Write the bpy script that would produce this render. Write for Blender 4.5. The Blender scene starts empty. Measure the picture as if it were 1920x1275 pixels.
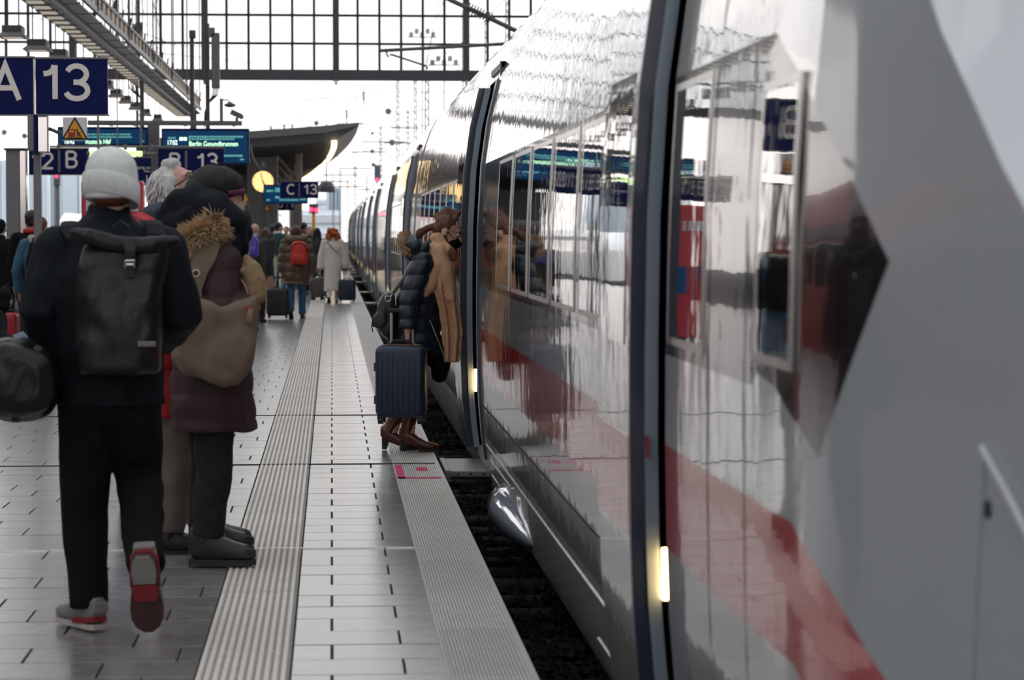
import bpy, bmesh, math, random
from mathutils import Vector, Matrix, noise
V = Vector
random.seed(11)
S = bpy.context.scene
COL = S.collection
# ------------------------------------------------------------------ camera
CAM_H, F_PX = 1.55, 4600.0
PHI = math.atan(200.5 / F_PX)                       # pitch down
THE = math.atan(338.0 / F_PX * math.cos(PHI))       # yaw to the right of the platform axis (+Y)
cd = bpy.data.cameras.new('camera')
cam = bpy.data.objects.new('camera', cd); COL.objects.link(cam)
cam.location = (0, 0, CAM_H)
cam.rotation_euler = (math.pi / 2 - PHI, 0, -THE)
cd.sensor_width = 36.0; cd.lens = F_PX * 36.0 / 1920.0
cd.clip_start = 0.05; cd.clip_end = 2000
cd.dof.use_dof = True; cd.dof.focus_distance = 17.3; cd.dof.aperture_fstop = 4.8
S.camera = cam
# ------------------------------------------------------------------ sky, exposure
S.view_settings.view_transform = 'Standard'; S.view_settings.look = 'None'
S.view_settings.gamma = 1.0; S.view_settings.use_curve_mapping = False
S.view_settings.exposure = 0.62
w = bpy.data.worlds.new('overcast_sky'); S.world = w; w.use_nodes = True
nt = w.node_tree; nt.nodes.clear()
o_ = nt.nodes.new('ShaderNodeOutputWorld'); b_ = nt.nodes.new('ShaderNodeBackground')
tc = nt.nodes.new('ShaderNodeTexCoord'); nz = nt.nodes.new('ShaderNodeTexNoise'); rp = nt.nodes.new('ShaderNodeValToRGB')
nz.inputs['Scale'].default_value = 2.2; nz.inputs['Detail'].default_value = 4
rp.color_ramp.elements[0].position = 0.3; rp.color_ramp.elements[0].color = (0.90, 0.88, 0.875, 1)
rp.color_ramp.elements[1].position = 0.7; rp.color_ramp.elements[1].color = (1.0, 0.965, 0.95, 1)
nt.links.new(tc.outputs['Generated'], nz.inputs['Vector']); nt.links.new(nz.outputs['Fac'], rp.inputs['Fac'])
sx_ = nt.nodes.new('ShaderNodeSeparateXYZ'); mx_ = nt.nodes.new('ShaderNodeMix'); mx_.data_type = 'RGBA'; mx_.blend_type = 'MULTIPLY'; mx_.inputs['Factor'].default_value = 1
rz_ = nt.nodes.new('ShaderNodeValToRGB'); rz_.color_ramp.elements[0].position = .05; rz_.color_ramp.elements[0].color = (1, .965, .94, 1); rz_.color_ramp.elements[1].position = .55; rz_.color_ramp.elements[1].color = (.90, .97, 1, 1)
nt.links.new(tc.outputs['Generated'], sx_.inputs[0]); nt.links.new(sx_.outputs['Z'], rz_.inputs['Fac'])
nt.links.new(rp.outputs['Color'], mx_.inputs['A']); nt.links.new(rz_.outputs['Color'], mx_.inputs['B']); nt.links.new(mx_.outputs['Result'], b_.inputs['Color']); b_.inputs['Strength'].default_value = 1.25
nt.links.new(b_.outputs['Background'], o_.inputs['Surface'])

# ------------------------------------------------------------------ helpers
_r = V((math.cos(THE), -math.sin(THE), 0))
_f = V((math.sin(THE) * math.cos(PHI), math.cos(THE) * math.cos(PHI), -math.sin(PHI)))
_u = V((math.sin(THE) * math.sin(PHI), math.cos(THE) * math.sin(PHI), math.cos(PHI)))
def at(px, py, Y):
    """the point at distance Y along the platform that stands at photo position px, py"""
    d = _f + _r * ((px - 960) / F_PX) + _u * ((637.5 - py) / F_PX)
    return V((0, 0, CAM_H)) + d * (Y / d.y)
def lerp(a, b, t): return a + (b - a) * t
def interp(x, pts):
    if x <= pts[0][0]: return pts[0][1]
    for (x0, y0), (x1, y1) in zip(pts, pts[1:]):
        if x <= x1: return lerp(y0, y1, (x - x0) / (x1 - x0))
    return pts[-1][1]

def M(name, col, rough=.5, metal=0, coat=0, var=0., nscale=6., bump=0., bscale=40., emit=0, ior=1.5, obvar=0., stretch=None, spec=.5):
    m = bpy.data.materials.new(name); m.use_nodes = True
    t = m.node_tree; p = t.nodes['Principled BSDF']
    c4 = (*col, 1)
    p.inputs['Base Color'].default_value = c4
    p.inputs['Roughness'].default_value = rough; p.inputs['Metallic'].default_value = metal
    p.inputs['IOR'].default_value = ior; p.inputs['Coat Weight'].default_value = coat; p.inputs['Coat Roughness'].default_value = .03
    p.inputs['Specular IOR Level'].default_value = spec
    N = t.nodes.new; L = t.links.new
    tcn = N('ShaderNodeTexCoord'); vec = tcn.outputs['Object']
    if stretch:
        mp = N('ShaderNodeMapping'); mp.inputs['Scale'].default_value = stretch; L(vec, mp.inputs['Vector']); vec = mp.outputs['Vector']
    if var or obvar:
        hs = N('ShaderNodeHueSaturation'); hs.inputs['Color'].default_value = c4
        L(hs.outputs['Color'], p.inputs['Base Color'])
        src = None
        if var:
            n = N('ShaderNodeTexNoise'); n.inputs['Scale'].default_value = nscale; n.inputs['Detail'].default_value = 5
            L(vec, n.inputs['Vector'])
            mr = N('ShaderNodeMapRange'); mr.inputs['From Min'].default_value = .25; mr.inputs['From Max'].default_value = .75
            mr.inputs['To Min'].default_value = 1 - var; mr.inputs['To Max'].default_value = 1 + var
            L(n.outputs['Fac'], mr.inputs['Value']); src = mr.outputs['Result']
        if obvar:
            oi = N('ShaderNodeObjectInfo'); m2 = N('ShaderNodeMapRange')
            m2.inputs['To Min'].default_value = 1 - obvar; m2.inputs['To Max'].default_value = 1 + obvar
            L(oi.outputs['Random'], m2.inputs['Value'])
            if src:
                mm = N('ShaderNodeMath'); mm.operation = 'MULTIPLY'; L(src, mm.inputs[0]); L(m2.outputs['Result'], mm.inputs[1]); src = mm.outputs[0]
            else: src = m2.outputs['Result']
        L(src, hs.inputs['Value'])
    if bump:
        n = N('ShaderNodeTexNoise'); n.inputs['Scale'].default_value = bscale; n.inputs['Detail'].default_value = 3
        L(vec, n.inputs['Vector'])
        b = N('ShaderNodeBump'); b.inputs['Strength'].default_value = 1.0; b.inputs['Distance'].default_value = bump
        L(n.outputs['Fac'], b.inputs['Height']); L(b.outputs['Normal'], p.inputs['Normal'])
        if coat: L(b.outputs['Normal'], p.inputs['Coat Normal'])
    if emit:
        p.inputs['Emission Color'].default_value = c4; p.inputs['Emission Strength'].default_value = emit
    return m
def glass_mat(name, tint=(.9, .93, .95), refl=1.0):
    m = bpy.data.materials.new(name); m.use_nodes = True; t = m.node_tree; t.nodes.clear()
    N = t.nodes.new; L = t.links.new
    out = N('ShaderNodeOutputMaterial'); mx = N('ShaderNodeMixShader'); fr = N('ShaderNodeFresnel'); fr.inputs['IOR'].default_value = 1.5
    tr = N('ShaderNodeBsdfTransparent'); tr.inputs['Color'].default_value = (*tint, 1)
    gl = N('ShaderNodeBsdfGlossy'); gl.inputs['Roughness'].default_value = .02; gl.inputs['Color'].default_value = (refl, refl, refl, 1)
    L(fr.outputs[0], mx.inputs[0]); L(tr.outputs[0], mx.inputs[1]); L(gl.outputs[0], mx.inputs[2]); L(mx.outputs[0], out.inputs['Surface'])
    return m

class MB:
    """collects shapes; build() links them as ONE mesh object"""
    def __init__(s): s.v = []; s.f = []; s.m = []
    def add(s, vs, fs, mi=0):
        b = len(s.v); s.v += [tuple(x) for x in vs]; s.f += [tuple(b + i for i in f) for f in fs]; s.m += [mi] * len(fs); return s
    def box(s, x0, x1, y0, y1, z0, z1, mi=0, mat=None):
        vs = [V((x, y, z)) for z in (z0, z1) for y in (y0, y1) for x in (x0, x1)]
        if mat: vs = [mat @ v for v in vs]
        return s.add(vs, [(0, 2, 3, 1), (4, 5, 7, 6), (0, 1, 5, 4), (2, 6, 7, 3), (0, 4, 6, 2), (1, 3, 7, 5)], mi)
    def bbox(s, x0, x1, y0, y1, z0, z1, b=.01, mi=0, mat=None, seg=2):
        bm = bmesh.new()
        bmesh.ops.create_cube(bm, size=1)
        for v in bm.verts: v.co = V((lerp(x0, x1, v.co.x + .5), lerp(y0, y1, v.co.y + .5), lerp(z0, z1, v.co.z + .5)))
        bmesh.ops.bevel(bm, geom=list(bm.edges), offset=b, segments=seg, affect='EDGES', profile=.5)
        bm.verts.index_update()
        vs = [mat @ v.co if mat else v.co.copy() for v in bm.verts]; fs = [[v.index for v in f.verts] for f in bm.faces]
        bm.free(); return s.add(vs, fs, mi)
    def rings(s, rings, mi=0, cap=True, close=True):
        n = len(rings[0]); vs = [p for r in rings for p in r]; fs = []
        for i in range(len(rings) - 1):
            for j in range(n if close else n - 1):
                k = (j + 1) % n; fs.append((i * n + j, i * n + k, (i + 1) * n + k, (i + 1) * n + j))
        if cap: fs.append(tuple(reversed(range(n)))); fs.append(tuple((len(rings) - 1) * n + j for j in range(n)))
        return s.add(vs, fs, mi)
    def tube(s, pts, rad, n=8, side=None, mi=0, cap=True, pw=1.0, round_ends=False):
        """tube through pts; rad: number, or per point number / (a along side, b across)"""
        pts = [V(p) for p in pts]; k = len(pts)
        R = [rad] * k if isinstance(rad, (int, float)) or (isinstance(rad, tuple) and len(rad) == 2 and k != 2) else list(rad)
        R = [(q, q) if isinstance(q, (int, float)) else q for q in R]
        T = [(pts[min(i + 1, k - 1)] - pts[max(i - 1, 0)]).normalized() for i in range(k)]
        if round_ends:
            a, b = R[0], R[-1]
            P2 = []; R2 = []; T2 = []
            for q in (1.0, .75, .4): P2.append(pts[0] - T[0] * max(a) * q * .9); R2.append((a[0] * math.sqrt(max(0.0025, 1 - q * q)), a[1] * math.sqrt(max(0.0025, 1 - q * q)))); T2.append(T[0])
            Pe = []; Re = []; Te = []
            for q in (.4, .75, 1.0): Pe.append(pts[-1] + T[-1] * max(b) * q * .9); Re.append((b[0] * math.sqrt(max(0.0025, 1 - q * q)), b[1] * math.sqrt(max(0.0025, 1 - q * q)))); Te.append(T[-1])
            pts = P2 + pts + Pe; R = R2 + R + Re; T = T2 + T + Te
        ref = V(side) if side else (V((1, 0, 0)) if abs(T[0].x) < .9 else V((0, 1, 0)))
        rs = []; 
        for p, t, (a, b) in zip(pts, T, R):
            u = ref - t * ref.dot(t)
            if u.length < 1e-3: u = t.orthogonal()
            u.normalize(); w_ = t.cross(u); ring = []
            for j in range(n):
                an = 2 * math.pi * j / n; c, sn = math.cos(an), math.sin(an)
                if pw != 1.0: c = math.copysign(abs(c) ** pw, c); sn = math.copysign(abs(sn) ** pw, sn)
                ring.append(p + u * (a * c) + w_ * (b * sn))
            rs.append(ring)
            if not side: ref = u
        return s.rings(rs, mi, cap)
    def ell(s, c, r, n=12, mi=0, mat=None):
        c = V(c); rs = []
        for i in range(1, n // 2 + 1):
            th = math.pi * (i - .5) / (n // 2 + .0) if False else math.pi * i / (n // 2 + 1)
            rs.append([V((r[0] * math.sin(th) * math.cos(2 * math.pi * j / n), r[1] * math.sin(th) * math.sin(2 * math.pi * j / n), -r[2] * math.cos(th))) for j in range(n)])
        base = len(s.v); vs = [V((0, 0, -r[2]))] + [p for q in rs for p in q] + [V((0, 0, r[2]))]
        if mat: vs = [mat @ v for v in vs]
        vs = [v + c for v in vs]; fs = []
        m = len(rs)
        for j in range(n):
            k = (j + 1) % n
            fs.append((0, 1 + k, 1 + j)); fs.append((1 + (m - 1) * n + j, 1 + (m - 1) * n + k, 1 + m * n))
            for i in range(m - 1): fs.append((1 + i * n + j, 1 + i * n + k, 1 + (i + 1) * n + k, 1 + (i + 1) * n + j))
        return s.add(vs, fs, mi)
    def prism(s, poly, axis, d0, d1, mi=0, mat=None):
        """poly: 2D outline; axis 'y' -> (x,z), 'x' -> (y,z), 'z' -> (x,y); extruded d0..d1"""
        mk = {'y': lambda a, b, d: V((a, d, b)), 'x': lambda a, b, d: V((d, a, b)), 'z': lambda a, b, d: V((a, b, d))}[axis]
        n = len(poly); vs = [mk(a, b, d0) for a, b in poly] + [mk(a, b, d1) for a, b in poly]
        if mat: vs = [mat @ v for v in vs]
        return s.add(vs, [tuple(range(n)), tuple(reversed(range(n, 2 * n)))] + [(i, (i + 1) % n + 0, (i + 1) % n + n, i + n) for i in range(n)], mi)
    def mesh(s, name, mats, smooth=False):
        me = bpy.data.meshes.new(name); me.from_pydata(s.v, [], s.f)
        for m in (mats if isinstance(mats, (list, tuple)) else [mats]): me.materials.append(m)
        if any(s.m): me.polygons.foreach_set('material_index', s.m)
        bm = bmesh.new(); bm.from_mesh(me); bmesh.ops.recalc_face_normals(bm, faces=bm.faces); bm.to_mesh(me); bm.free()
        if smooth: me.polygons.foreach_set('use_smooth', [True] * len(me.polygons)); 
        if smooth is True: me.set_sharp_from_angle(angle=math.radians(40))
        me.update(); return me
    def build(s, name, mats, parent=None, smooth=False, loc=None):
        return link(name, s.mesh(name, mats, smooth), parent, loc)
def link(name, me, parent=None, loc=None):
    o = bpy.data.objects.new(name, me); COL.objects.link(o)
    if parent is not None: o.parent = parent
    if loc is not None: o.location = loc
    return o
def tag(o, label=None, cat=None, group=None, kind=None):
    for k, v_ in (('label', label), ('category', cat), ('group', group), ('kind', kind)):
        if v_: o[k] = v_
    return o
def thing(name, label, cat, loc=(0, 0, 0), rotz=0, group=None):
    o = bpy.data.objects.new(name, None); COL.objects.link(o); o.location = loc; o.rotation_euler = (0, 0, rotz)
    o.empty_display_size = .1
    return tag(o, label, cat, group)
KIDS = {}
def copy_tree(o, parent=None):
    c = o.copy(); COL.objects.link(c)
    if parent is not None: c.parent = parent
    for ch in list(o.children): copy_tree(ch, c)
    return c
def text_mesh(body, size, mat, name, parent, loc, rot=(math.pi / 2, 0, 0), ext=.004, align='CENTER', sx=1.0, bold=0.0):
    cu = bpy.data.curves.new('txt', 'FONT'); cu.body = body; cu.size = size; cu.extrude = ext; cu.align_x = align; cu.align_y = 'CENTER'; cu.offset = bold
    cu.resolution_u = 4
    t = bpy.data.objects.new('txt', cu); COL.objects.link(t)
    dg = bpy.context.evaluated_depsgraph_get()
    me = bpy.data.meshes.new_from_object(t.evaluated_get(dg))
    bpy.data.objects.remove(t); bpy.data.curves.remove(cu)
    me.materials.clear(); me.materials.append(mat)
    o = link(name, me, parent, loc); o.rotation_euler = rot; o.scale = (sx, 1, 1)
    return o

def _arc(cx, cy, rx, ry, a0, a1, n=12): return [(cx + rx * math.cos(math.radians(lerp(a0, a1, i / n))), cy + ry * math.sin(math.radians(lerp(a0, a1, i / n)))) for i in range(n + 1)]
GLYPH = {  # strokes in a cap height of 1: (advance width, strokes)
    '1': (.36, [[(.0, .74), (.14, .77), (.24, .86), (.27, 1.0)], [(.29, 0), (.29, 1.0)]]),
    '2': (.58, [_arc(.28, .71, .26, .27, 172, -38) + [(.04, .04), (.04, .0), (.58, .0)]]),
    '3': (.58, [_arc(.28, .735, .25, .245, 160, -75) + [(.2, .5)], [(.2, .5)] + _arc(.28, .255, .28, .245, 78, -165)]),
    'A': (.70, [[(.0, -.02), (.35, 1.0), (.70, -.02)], [(.13, .33), (.57, .33)]]),
    'B': (.60, [[(.04, 0), (.04, 1)], [(.04, 1)] + _arc(.32, .77, .22, .23, 90, -90) + [(.04, .54)], [(.04, .54)] + _arc(.33, .27, .25, .27, 90, -90) + [(.04, 0)]]),
    'C': (.70, [_arc(.36, .5, .36, .5, 48, 312, 20)]),
    'D': (.66, [[(.04, 0), (.04, 1)], [(.04, 1)] + _arc(.26, .5, .38, .5, 90, -90) + [(.04, 0)]])}
def ribbon(mb, pts, w_, d0, d1, place):
    """flat stroke of width w_ along a 2D path, with thickness d0..d1"""
    P = [V((*p, 0)) for p in pts]; rs = []
    for i, p in enumerate(P):
        a = (P[i] - P[i - 1]).normalized() if i else None; b = (P[i + 1] - P[i]).normalized() if i < len(P) - 1 else None
        t = ((a or b) + (b or a)).normalized(); nr = V((-t.y, t.x, 0)); k = 1 / max(.35, nr.dot(V((-(a or b).y, (a or b).x, 0))))
        l, r = p + nr * w_ / 2 * k, p - nr * w_ / 2 * k
        rs.append([place(l, d0), place(r, d0), place(r, d1), place(l, d1)])
    mb.rings(rs)
def glyphs(s, h, parent, mat, pos, stroke=.135):
    adv = [GLYPH[c][0] * h for c in s]; gap = .20 * h; x = pos[0] - (sum(adv) + gap * (len(s) - 1)) / 2
    for c, a in zip(s, adv):
        mb = MB()
        for si, st in enumerate(GLYPH[c][1]):
            off = -.0012 * si
            ribbon(mb, [(lerp(stroke / 2, 1 - stroke / 2, q) * h if 0 else p_ * h, (stroke / 2 + q * (1 - stroke)) * h) for p_, q in st], stroke * h, -.006, .002, lambda v, d, k=[0]: V((x + v.x, pos[1] + d + off, pos[2] - h / 2 + v.y)))
        mb.build('letter', mat, parent); x += a + gap
# ------------------------------------------------------------------ hall: ground, floor, walls, roof, gable
m_steel = M('painted_steel', (.10, .10, .115), .5, .2, var=.15)
m_steel_l = M('light_steel', (.22, .22, .235), .45, .4, var=.1)
m_wall = M('sandstone', (.34, .29, .25), .85, var=.25, nscale=.6, bump=.01, bscale=6)
m_roof = M('roof_boards', (.30, .22, .19), .7, var=.2)
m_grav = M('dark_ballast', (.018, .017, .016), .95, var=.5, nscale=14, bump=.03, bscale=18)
m_glass = glass_mat('pane_glass')
m_roofglass = glass_mat('roof_glass', (.95, .955, .96))
GAB = 84.0
def struct(name, mb, mat, parent=None, smooth=False):
    o = mb.build(name, mat, parent, smooth); o['kind'] = 'structure'; return o
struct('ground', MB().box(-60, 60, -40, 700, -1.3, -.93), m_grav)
struct('wall_left', MB().box(-30, -29, -40, GAB - 1, -.93, 8.5), m_wall)
struct('wall_right', MB().box(33, 34, -40, GAB - 1, -.93, 8.5), m_wall)
struct('wall_back', MB().box(-30, 34, -41, -40, -.93, 3.0), m_wall)
XC, HW = 2.0, 31.5
def archz(x): return 8.2 + 16.5 * (1 - ((x - XC) / HW) ** 2)
# roof: boarded strips alternating with glazed strips, ribs and purlins
ceil = struct('ceiling', MB().box(XC - .4, XC + .4, -40, GAB, 24.75, 24.95), m_steel)
N = 18
xs = [XC - HW + 2 * HW * i / N for i in range(N + 1)]
for i in range(N):
    x0, x1 = xs[i], xs[i + 1]
    mb = MB(); mb.add([(x0, -40, archz(x0)), (x1, -40, archz(x1)), (x1, GAB, archz(x1)), (x0, GAB, archz(x0))], [(0, 1, 2, 3)])
    gl = i % 3 != 0
    if gl: mb.build('roof_pane', m_roofglass, ceil)
    else:
        mb.add([(x0, -40, archz(x0) + .15), (x1, -40, archz(x1) + .15), (x1, GAB, archz(x1) + .15), (x0, GAB, archz(x0) + .15)], [(3, 2, 1, 0)])
        mb.build('roof_panel', m_roof, ceil)
for i in range(N + 1):
    MB().box(xs[i] - .12, xs[i] + .12, -40, GAB, archz(xs[i]) - .35, archz(xs[i]) - .02).build('purlin', m_steel, ceil)
for k in range(14):
    y = -40 + k * 9.5
    if y > GAB: break
    mb = MB()
    for i in range(N):
        x0, x1 = xs[i], xs[i + 1]
        mb.prism([(x0, archz(x0) - .9), (x1, archz(x1) - .9), (x1, archz(x1) - .3), (x0, archz(x0) - .3)], 'y', y - .15, y + .15)
    mb.build('arch_rib', m_steel, ceil)
# glazed apron across the open end of the hall
PX = 40.45 / (F_PX / GAB)
zb0, zb1 = at(630, 151, GAB).z, at(630, 131, GAB).z
x630 = at(630, 140, GAB).x
zrow = [zb1] + [at(630, y, GAB).z for y in (82, 29, -24, -77, -130)]
win = struct('window_1', MB().box(-29, 33, GAB - .12, GAB + .12, zb0, zb1), m_steel)
m_mull = M('glazing_bar', (.05, .045, .05), .5, .3)
k0, k1 = -17, 10
for k in range(k0, k1 + 1):
    x = x630 + k * PX
    if k % 6 == 0:
        MB().box(x - .11, x + .11, GAB - .16, GAB + .1, zb0 - .02, zrow[-1]).build('post', m_steel, win)
        MB().box(x - .05, x + .05, GAB - .19, GAB - .12, zb0 - .16, zb0).build('bracket', M('pale_bracket', (.8, .78, .75), .4) if k == 0 else bpy.data.materials['pale_bracket'] if 'pale_bracket' in bpy.data.materials else m_steel_l, win)
    else:
        MB().box(x - .045, x + .045, GAB - .05, GAB + .05, zb1, zrow[-1]).build('mullion', m_mull, win)
for z in zrow[1:]:
    MB().box(x630 + k0 * PX, x630 + k1 * PX, GAB - .06, GAB + .06, z - .04, z + .04).build('transom', m_mull, win)
pane_me = None
for r in range(3):
    me = MB().box(-PX / 2 + .02, PX / 2 - .02, -.006, .006, 0, zrow[r + 1] - zrow[r] - .03).mesh('pane', m_glass)
    for k in range(k0, k1):
        link('pane', me, win, (x630 + (k + .5) * PX, GAB, zrow[r] + .015))
MB().box(x630 + k0 * PX, x630 + k1 * PX, GAB - .006, GAB + .006, zrow[3] + .03, zrow[-1]).build('upper_glazing', m_glass, win)
# hall end above the apron: closed lunette
mb = MB(); up = [(xs[i], archz(xs[i])) for i in range(N, -1, -1) if archz(xs[i]) > zrow[-1] + .3]; pts = [(up[-1][0] - .5, zrow[-1]), (up[0][0] + .5, zrow[-1])] + up
mb.prism(pts, 'y', GAB - .05, GAB + .05); struct('window_2', mb, m_roofglass)

mb = MB(); up = [(xs[i], archz(xs[i])) for i in range(N, -1, -1) if archz(xs[i]) > 3.1]; mb.prism([(up[-1][0], 3.0), (up[0][0], 3.0)] + up, 'y', -40.6, -40.5); struct('window_3', mb, m_roofglass)
# ------------------------------------------------------------------ platform floor
m_base = M('joint_mortar', (.03, .03, .032), .9)
m_paver = M('granite_paver', (.21, .203, .2), .21, var=.18, nscale=9, obvar=.14, bump=.0005, bscale=30, ior=1.65)
m_tact = M('ribbed_paver', (.70, .645, .59), .55, var=.12, nscale=12, obvar=.07)
m_edge = M('edge_slab_stone', (.58, .565, .545), .42, var=.12, nscale=10, obvar=.08)
m_metal = M('bright_metal', (.7, .7, .7), .3, 1)
EDGE, SL0, TR, TL, PL = .708, .408, -.151, -.482, -9.0
floor = struct('floor', MB().box(PL, EDGE - .02, -8, 160, -.93, -.012), m_base)
ROW = .3166; G = .005
pm = {}
def paver(x0, x1, y):
    k = round(x1 - x0, 3)
    if k not in pm:
        h = (x1 - x0) / 2 - G; d = ROW / 2 - G * .8
        pm[k] = MB().prism([(-h, -d), (h, -d), (h, d), (-h, d)], 'z', -.014, -.0012)
        b = .0015
        pm[k].add([(-h, -d, -.0012), (h, -d, -.0012), (h, d, -.0012), (-h, d, -.0012), (-h + b, -d + b, 0), (h - b, -d + b, 0), (h - b, d - b, 0), (-h + b, d - b, 0)],
                  [(0, 1, 5, 4), (1, 2, 6, 5), (2, 3, 7, 6), (3, 0, 4, 7), (4, 5, 6, 7)])
        pm[k] = pm[k].mesh('paver', m_paver)
    link('paver', pm[k], floor, ((x0 + x1) / 2, y + ROW / 2, random.uniform(-.0008, .0008)))
far = MB(); y = 12.06 - 12 * ROW; r = 0
LP = .555
while y < 100:
    near = y < 20.3
    r += 1
    cut = -.004 if r % 2 else .255
    cells = [(TR, cut), (cut, SL0)]
    off = [0, .33, .62, .15, .48][r % 5] * LP
    x = TL - off
    lim = -.138 * y - .5
    if off > .05: cells.append((x, TL))
    while x > max(lim if near else -40, PL):
        x0 = max(x - LP * (1 if y < 34 else 4), PL); cells.append((x0, x)); x = x0
    for x0, x1 in cells:
        if x1 - x0 < .04: continue
        if near: paver(x0, x1, y)
        else: far.box(x0 + G, x1 - G, y + G, y + ROW - G, -.013, random.uniform(-.001, .0004))
    if near:     # what lies outside the view beside the near rows
        far.box(PL, x - G, y + G, y + ROW - G, -.013, 0)
    y += ROW
far.box(PL, SL0, -8, 12.06 - 12 * ROW - G, -.013, 0)
tag(far.build('paver_field', m_paver, floor), kind='stuff')
# ribbed tactile strip: one tile per piece
m_groove = M('groove_darker', (.30, .285, .27), .9, var=.3, nscale=30)  # darker colour for the groove floors, setting off the ribs
def ribbed(width, length, n, h, mat, name, duty=.5):
    mb = MB(); hw = width / 2 - .003; p = 2 * hw / n; prof = []
    for i in range(n):
        a = -hw + i * p
        prof += [(a, -h), (a + p * .12, 0), (a + p * (.12 + duty), 0), (a + p * (.24 + duty), -h)]
    prof.append((hw, -h)); l = length / 2 - .003
    vs = [(x, -l, z) for x, z in prof] + [(x, l, z) for x, z in prof] ; q = len(prof)
    fs = []; mi = []
    for i in range(q - 1): mb.f.append((i, i + 1, q + i + 1, q + i)); mb.m.append(1 if i % 4 == 3 else 0)
    b = len(vs); vs += [(-hw, -l, -.02), (hw, -l, -.02), (-hw, l, -.02), (hw, l, -.02)]
    fs += [(b, b + 1) + tuple(range(q - 1, -1, -1)), (b + 3, b + 2) + tuple(range(q, 2 * q)), (b, 0, q, b + 2), (b + 1, b + 3, 2 * q - 1, q - 1)]
    return mb.add(vs, fs).mesh(name, [mat, m_groove])
TLEN = .4955
tme = ribbed(TR - TL, TLEN, 11, .005, m_tact, 'tactile_tile', .42); y = 12.06 - 8 * TLEN; i = 0
tf = MB()
while y < 82:
    o = link('tactile_tile', tme, floor, ((TL + TR) / 2, y + TLEN / 2, .004 + random.uniform(-.001, .001))); i += 1
    y += TLEN
seams = [7.5, 8.53, 9.53, 10.52, 11.54, 12.04, 13.0, 13.93, 14.6, 15.43, 16.35, 17.35]
while seams[-1] < 100: seams.append(seams[-1] + 1.0)
sme = {}
for a, b in zip(seams, seams[1:]):
    k = round(b - a, 2)
    if k not in sme: sme[k] = ribbed(EDGE - SL0 - .018, k, 20, .003, m_edge, 'edge_slab', .4)
    link('edge_slab', sme[k], floor, ((EDGE + SL0) / 2 - .004, (a + b) / 2, random.uniform(0, .002)))
m_nose = M('pale_nosing', (.5, .48, .46), .5)
MB().box(EDGE - .02, EDGE + .006, 6, 110, -.2, .003).build('edge_nosing', m_nose, floor)
MB().box(SL0 - .006, SL0 + .006, 6, 110, -.01, .002).build('edge_seam', m_nose, floor)
for yy in (12.045,): 
    MB().box(-2.6, EDGE - .02, yy - .006, yy + .006, -.012, .0055).build('expansion_strip', m_metal, floor)
for yy in (16.45, 20.9):
    MB().box(-3.2, EDGE - .02, yy - .012, yy + .012, -.012, .005).build('expansion_strip', m_base, floor)
m_pink = M('pink_paint', (.62, .04, .16), .6)
mk = MB(); y0, y1 = 15.46, 16.32
mk.box(SL0 + .004, SL0 + .05, y0, y1, -.003, .0045); mk.box(SL0, EDGE - .02, y0, y0 + .05, -.003, .0045); mk.box(SL0 + .14, SL0 + .21, y0 + .5, y0 + .7, -.003, .0045)
tag(mk.build('painted_mark', m_pink, floor), 'faded pink spray-paint outline on a platform edge slab')
struct('trim_1', MB().box(EDGE - .12, EDGE - .03, -8, 160, -.93, -.25), M('platform_face', (.05, .05, .05), .9, var=.3))
# track in the gap: sleepers and stones
m_sleep = M('tarred_sleeper', (.022, .02, .018), .8, var=.4, bump=.01, bscale=20)
track = thing('railway_track', 'dark railway track in the gap between platform edge and train', 'track', (2.45, 30, -.93))
sm = MB().bbox(-1.75, 1.75, -.125, .125, -.02, .15, .02, seg=1).mesh('sleeper', m_sleep)
for k in range(60): link('sleeper', sm, track, (random.uniform(-.03, .03), -24 + k * .6, random.uniform(-.02, .03)))
m_rail = M('rail_steel', (.12, .09, .07), .5, .8)
for dx in (-.72, .72): MB().box(dx - .035, dx + .035, -25, 120, .13, .30).build('rail', m_rail, track)
st = MB(); rr = random.Random(4)
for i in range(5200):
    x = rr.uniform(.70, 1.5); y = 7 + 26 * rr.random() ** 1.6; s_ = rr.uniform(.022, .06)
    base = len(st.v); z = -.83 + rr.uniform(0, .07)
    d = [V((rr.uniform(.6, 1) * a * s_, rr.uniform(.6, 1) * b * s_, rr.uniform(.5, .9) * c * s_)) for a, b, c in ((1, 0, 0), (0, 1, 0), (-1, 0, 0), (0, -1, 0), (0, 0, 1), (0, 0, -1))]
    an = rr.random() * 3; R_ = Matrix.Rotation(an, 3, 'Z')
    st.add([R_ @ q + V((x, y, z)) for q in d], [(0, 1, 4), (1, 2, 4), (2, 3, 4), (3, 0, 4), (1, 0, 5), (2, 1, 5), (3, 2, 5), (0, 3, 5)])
bl = tag(st.build('track_ballast', m_grav, track), kind='stuff'); bl.location = (-2.45, -30, .93)
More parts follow.
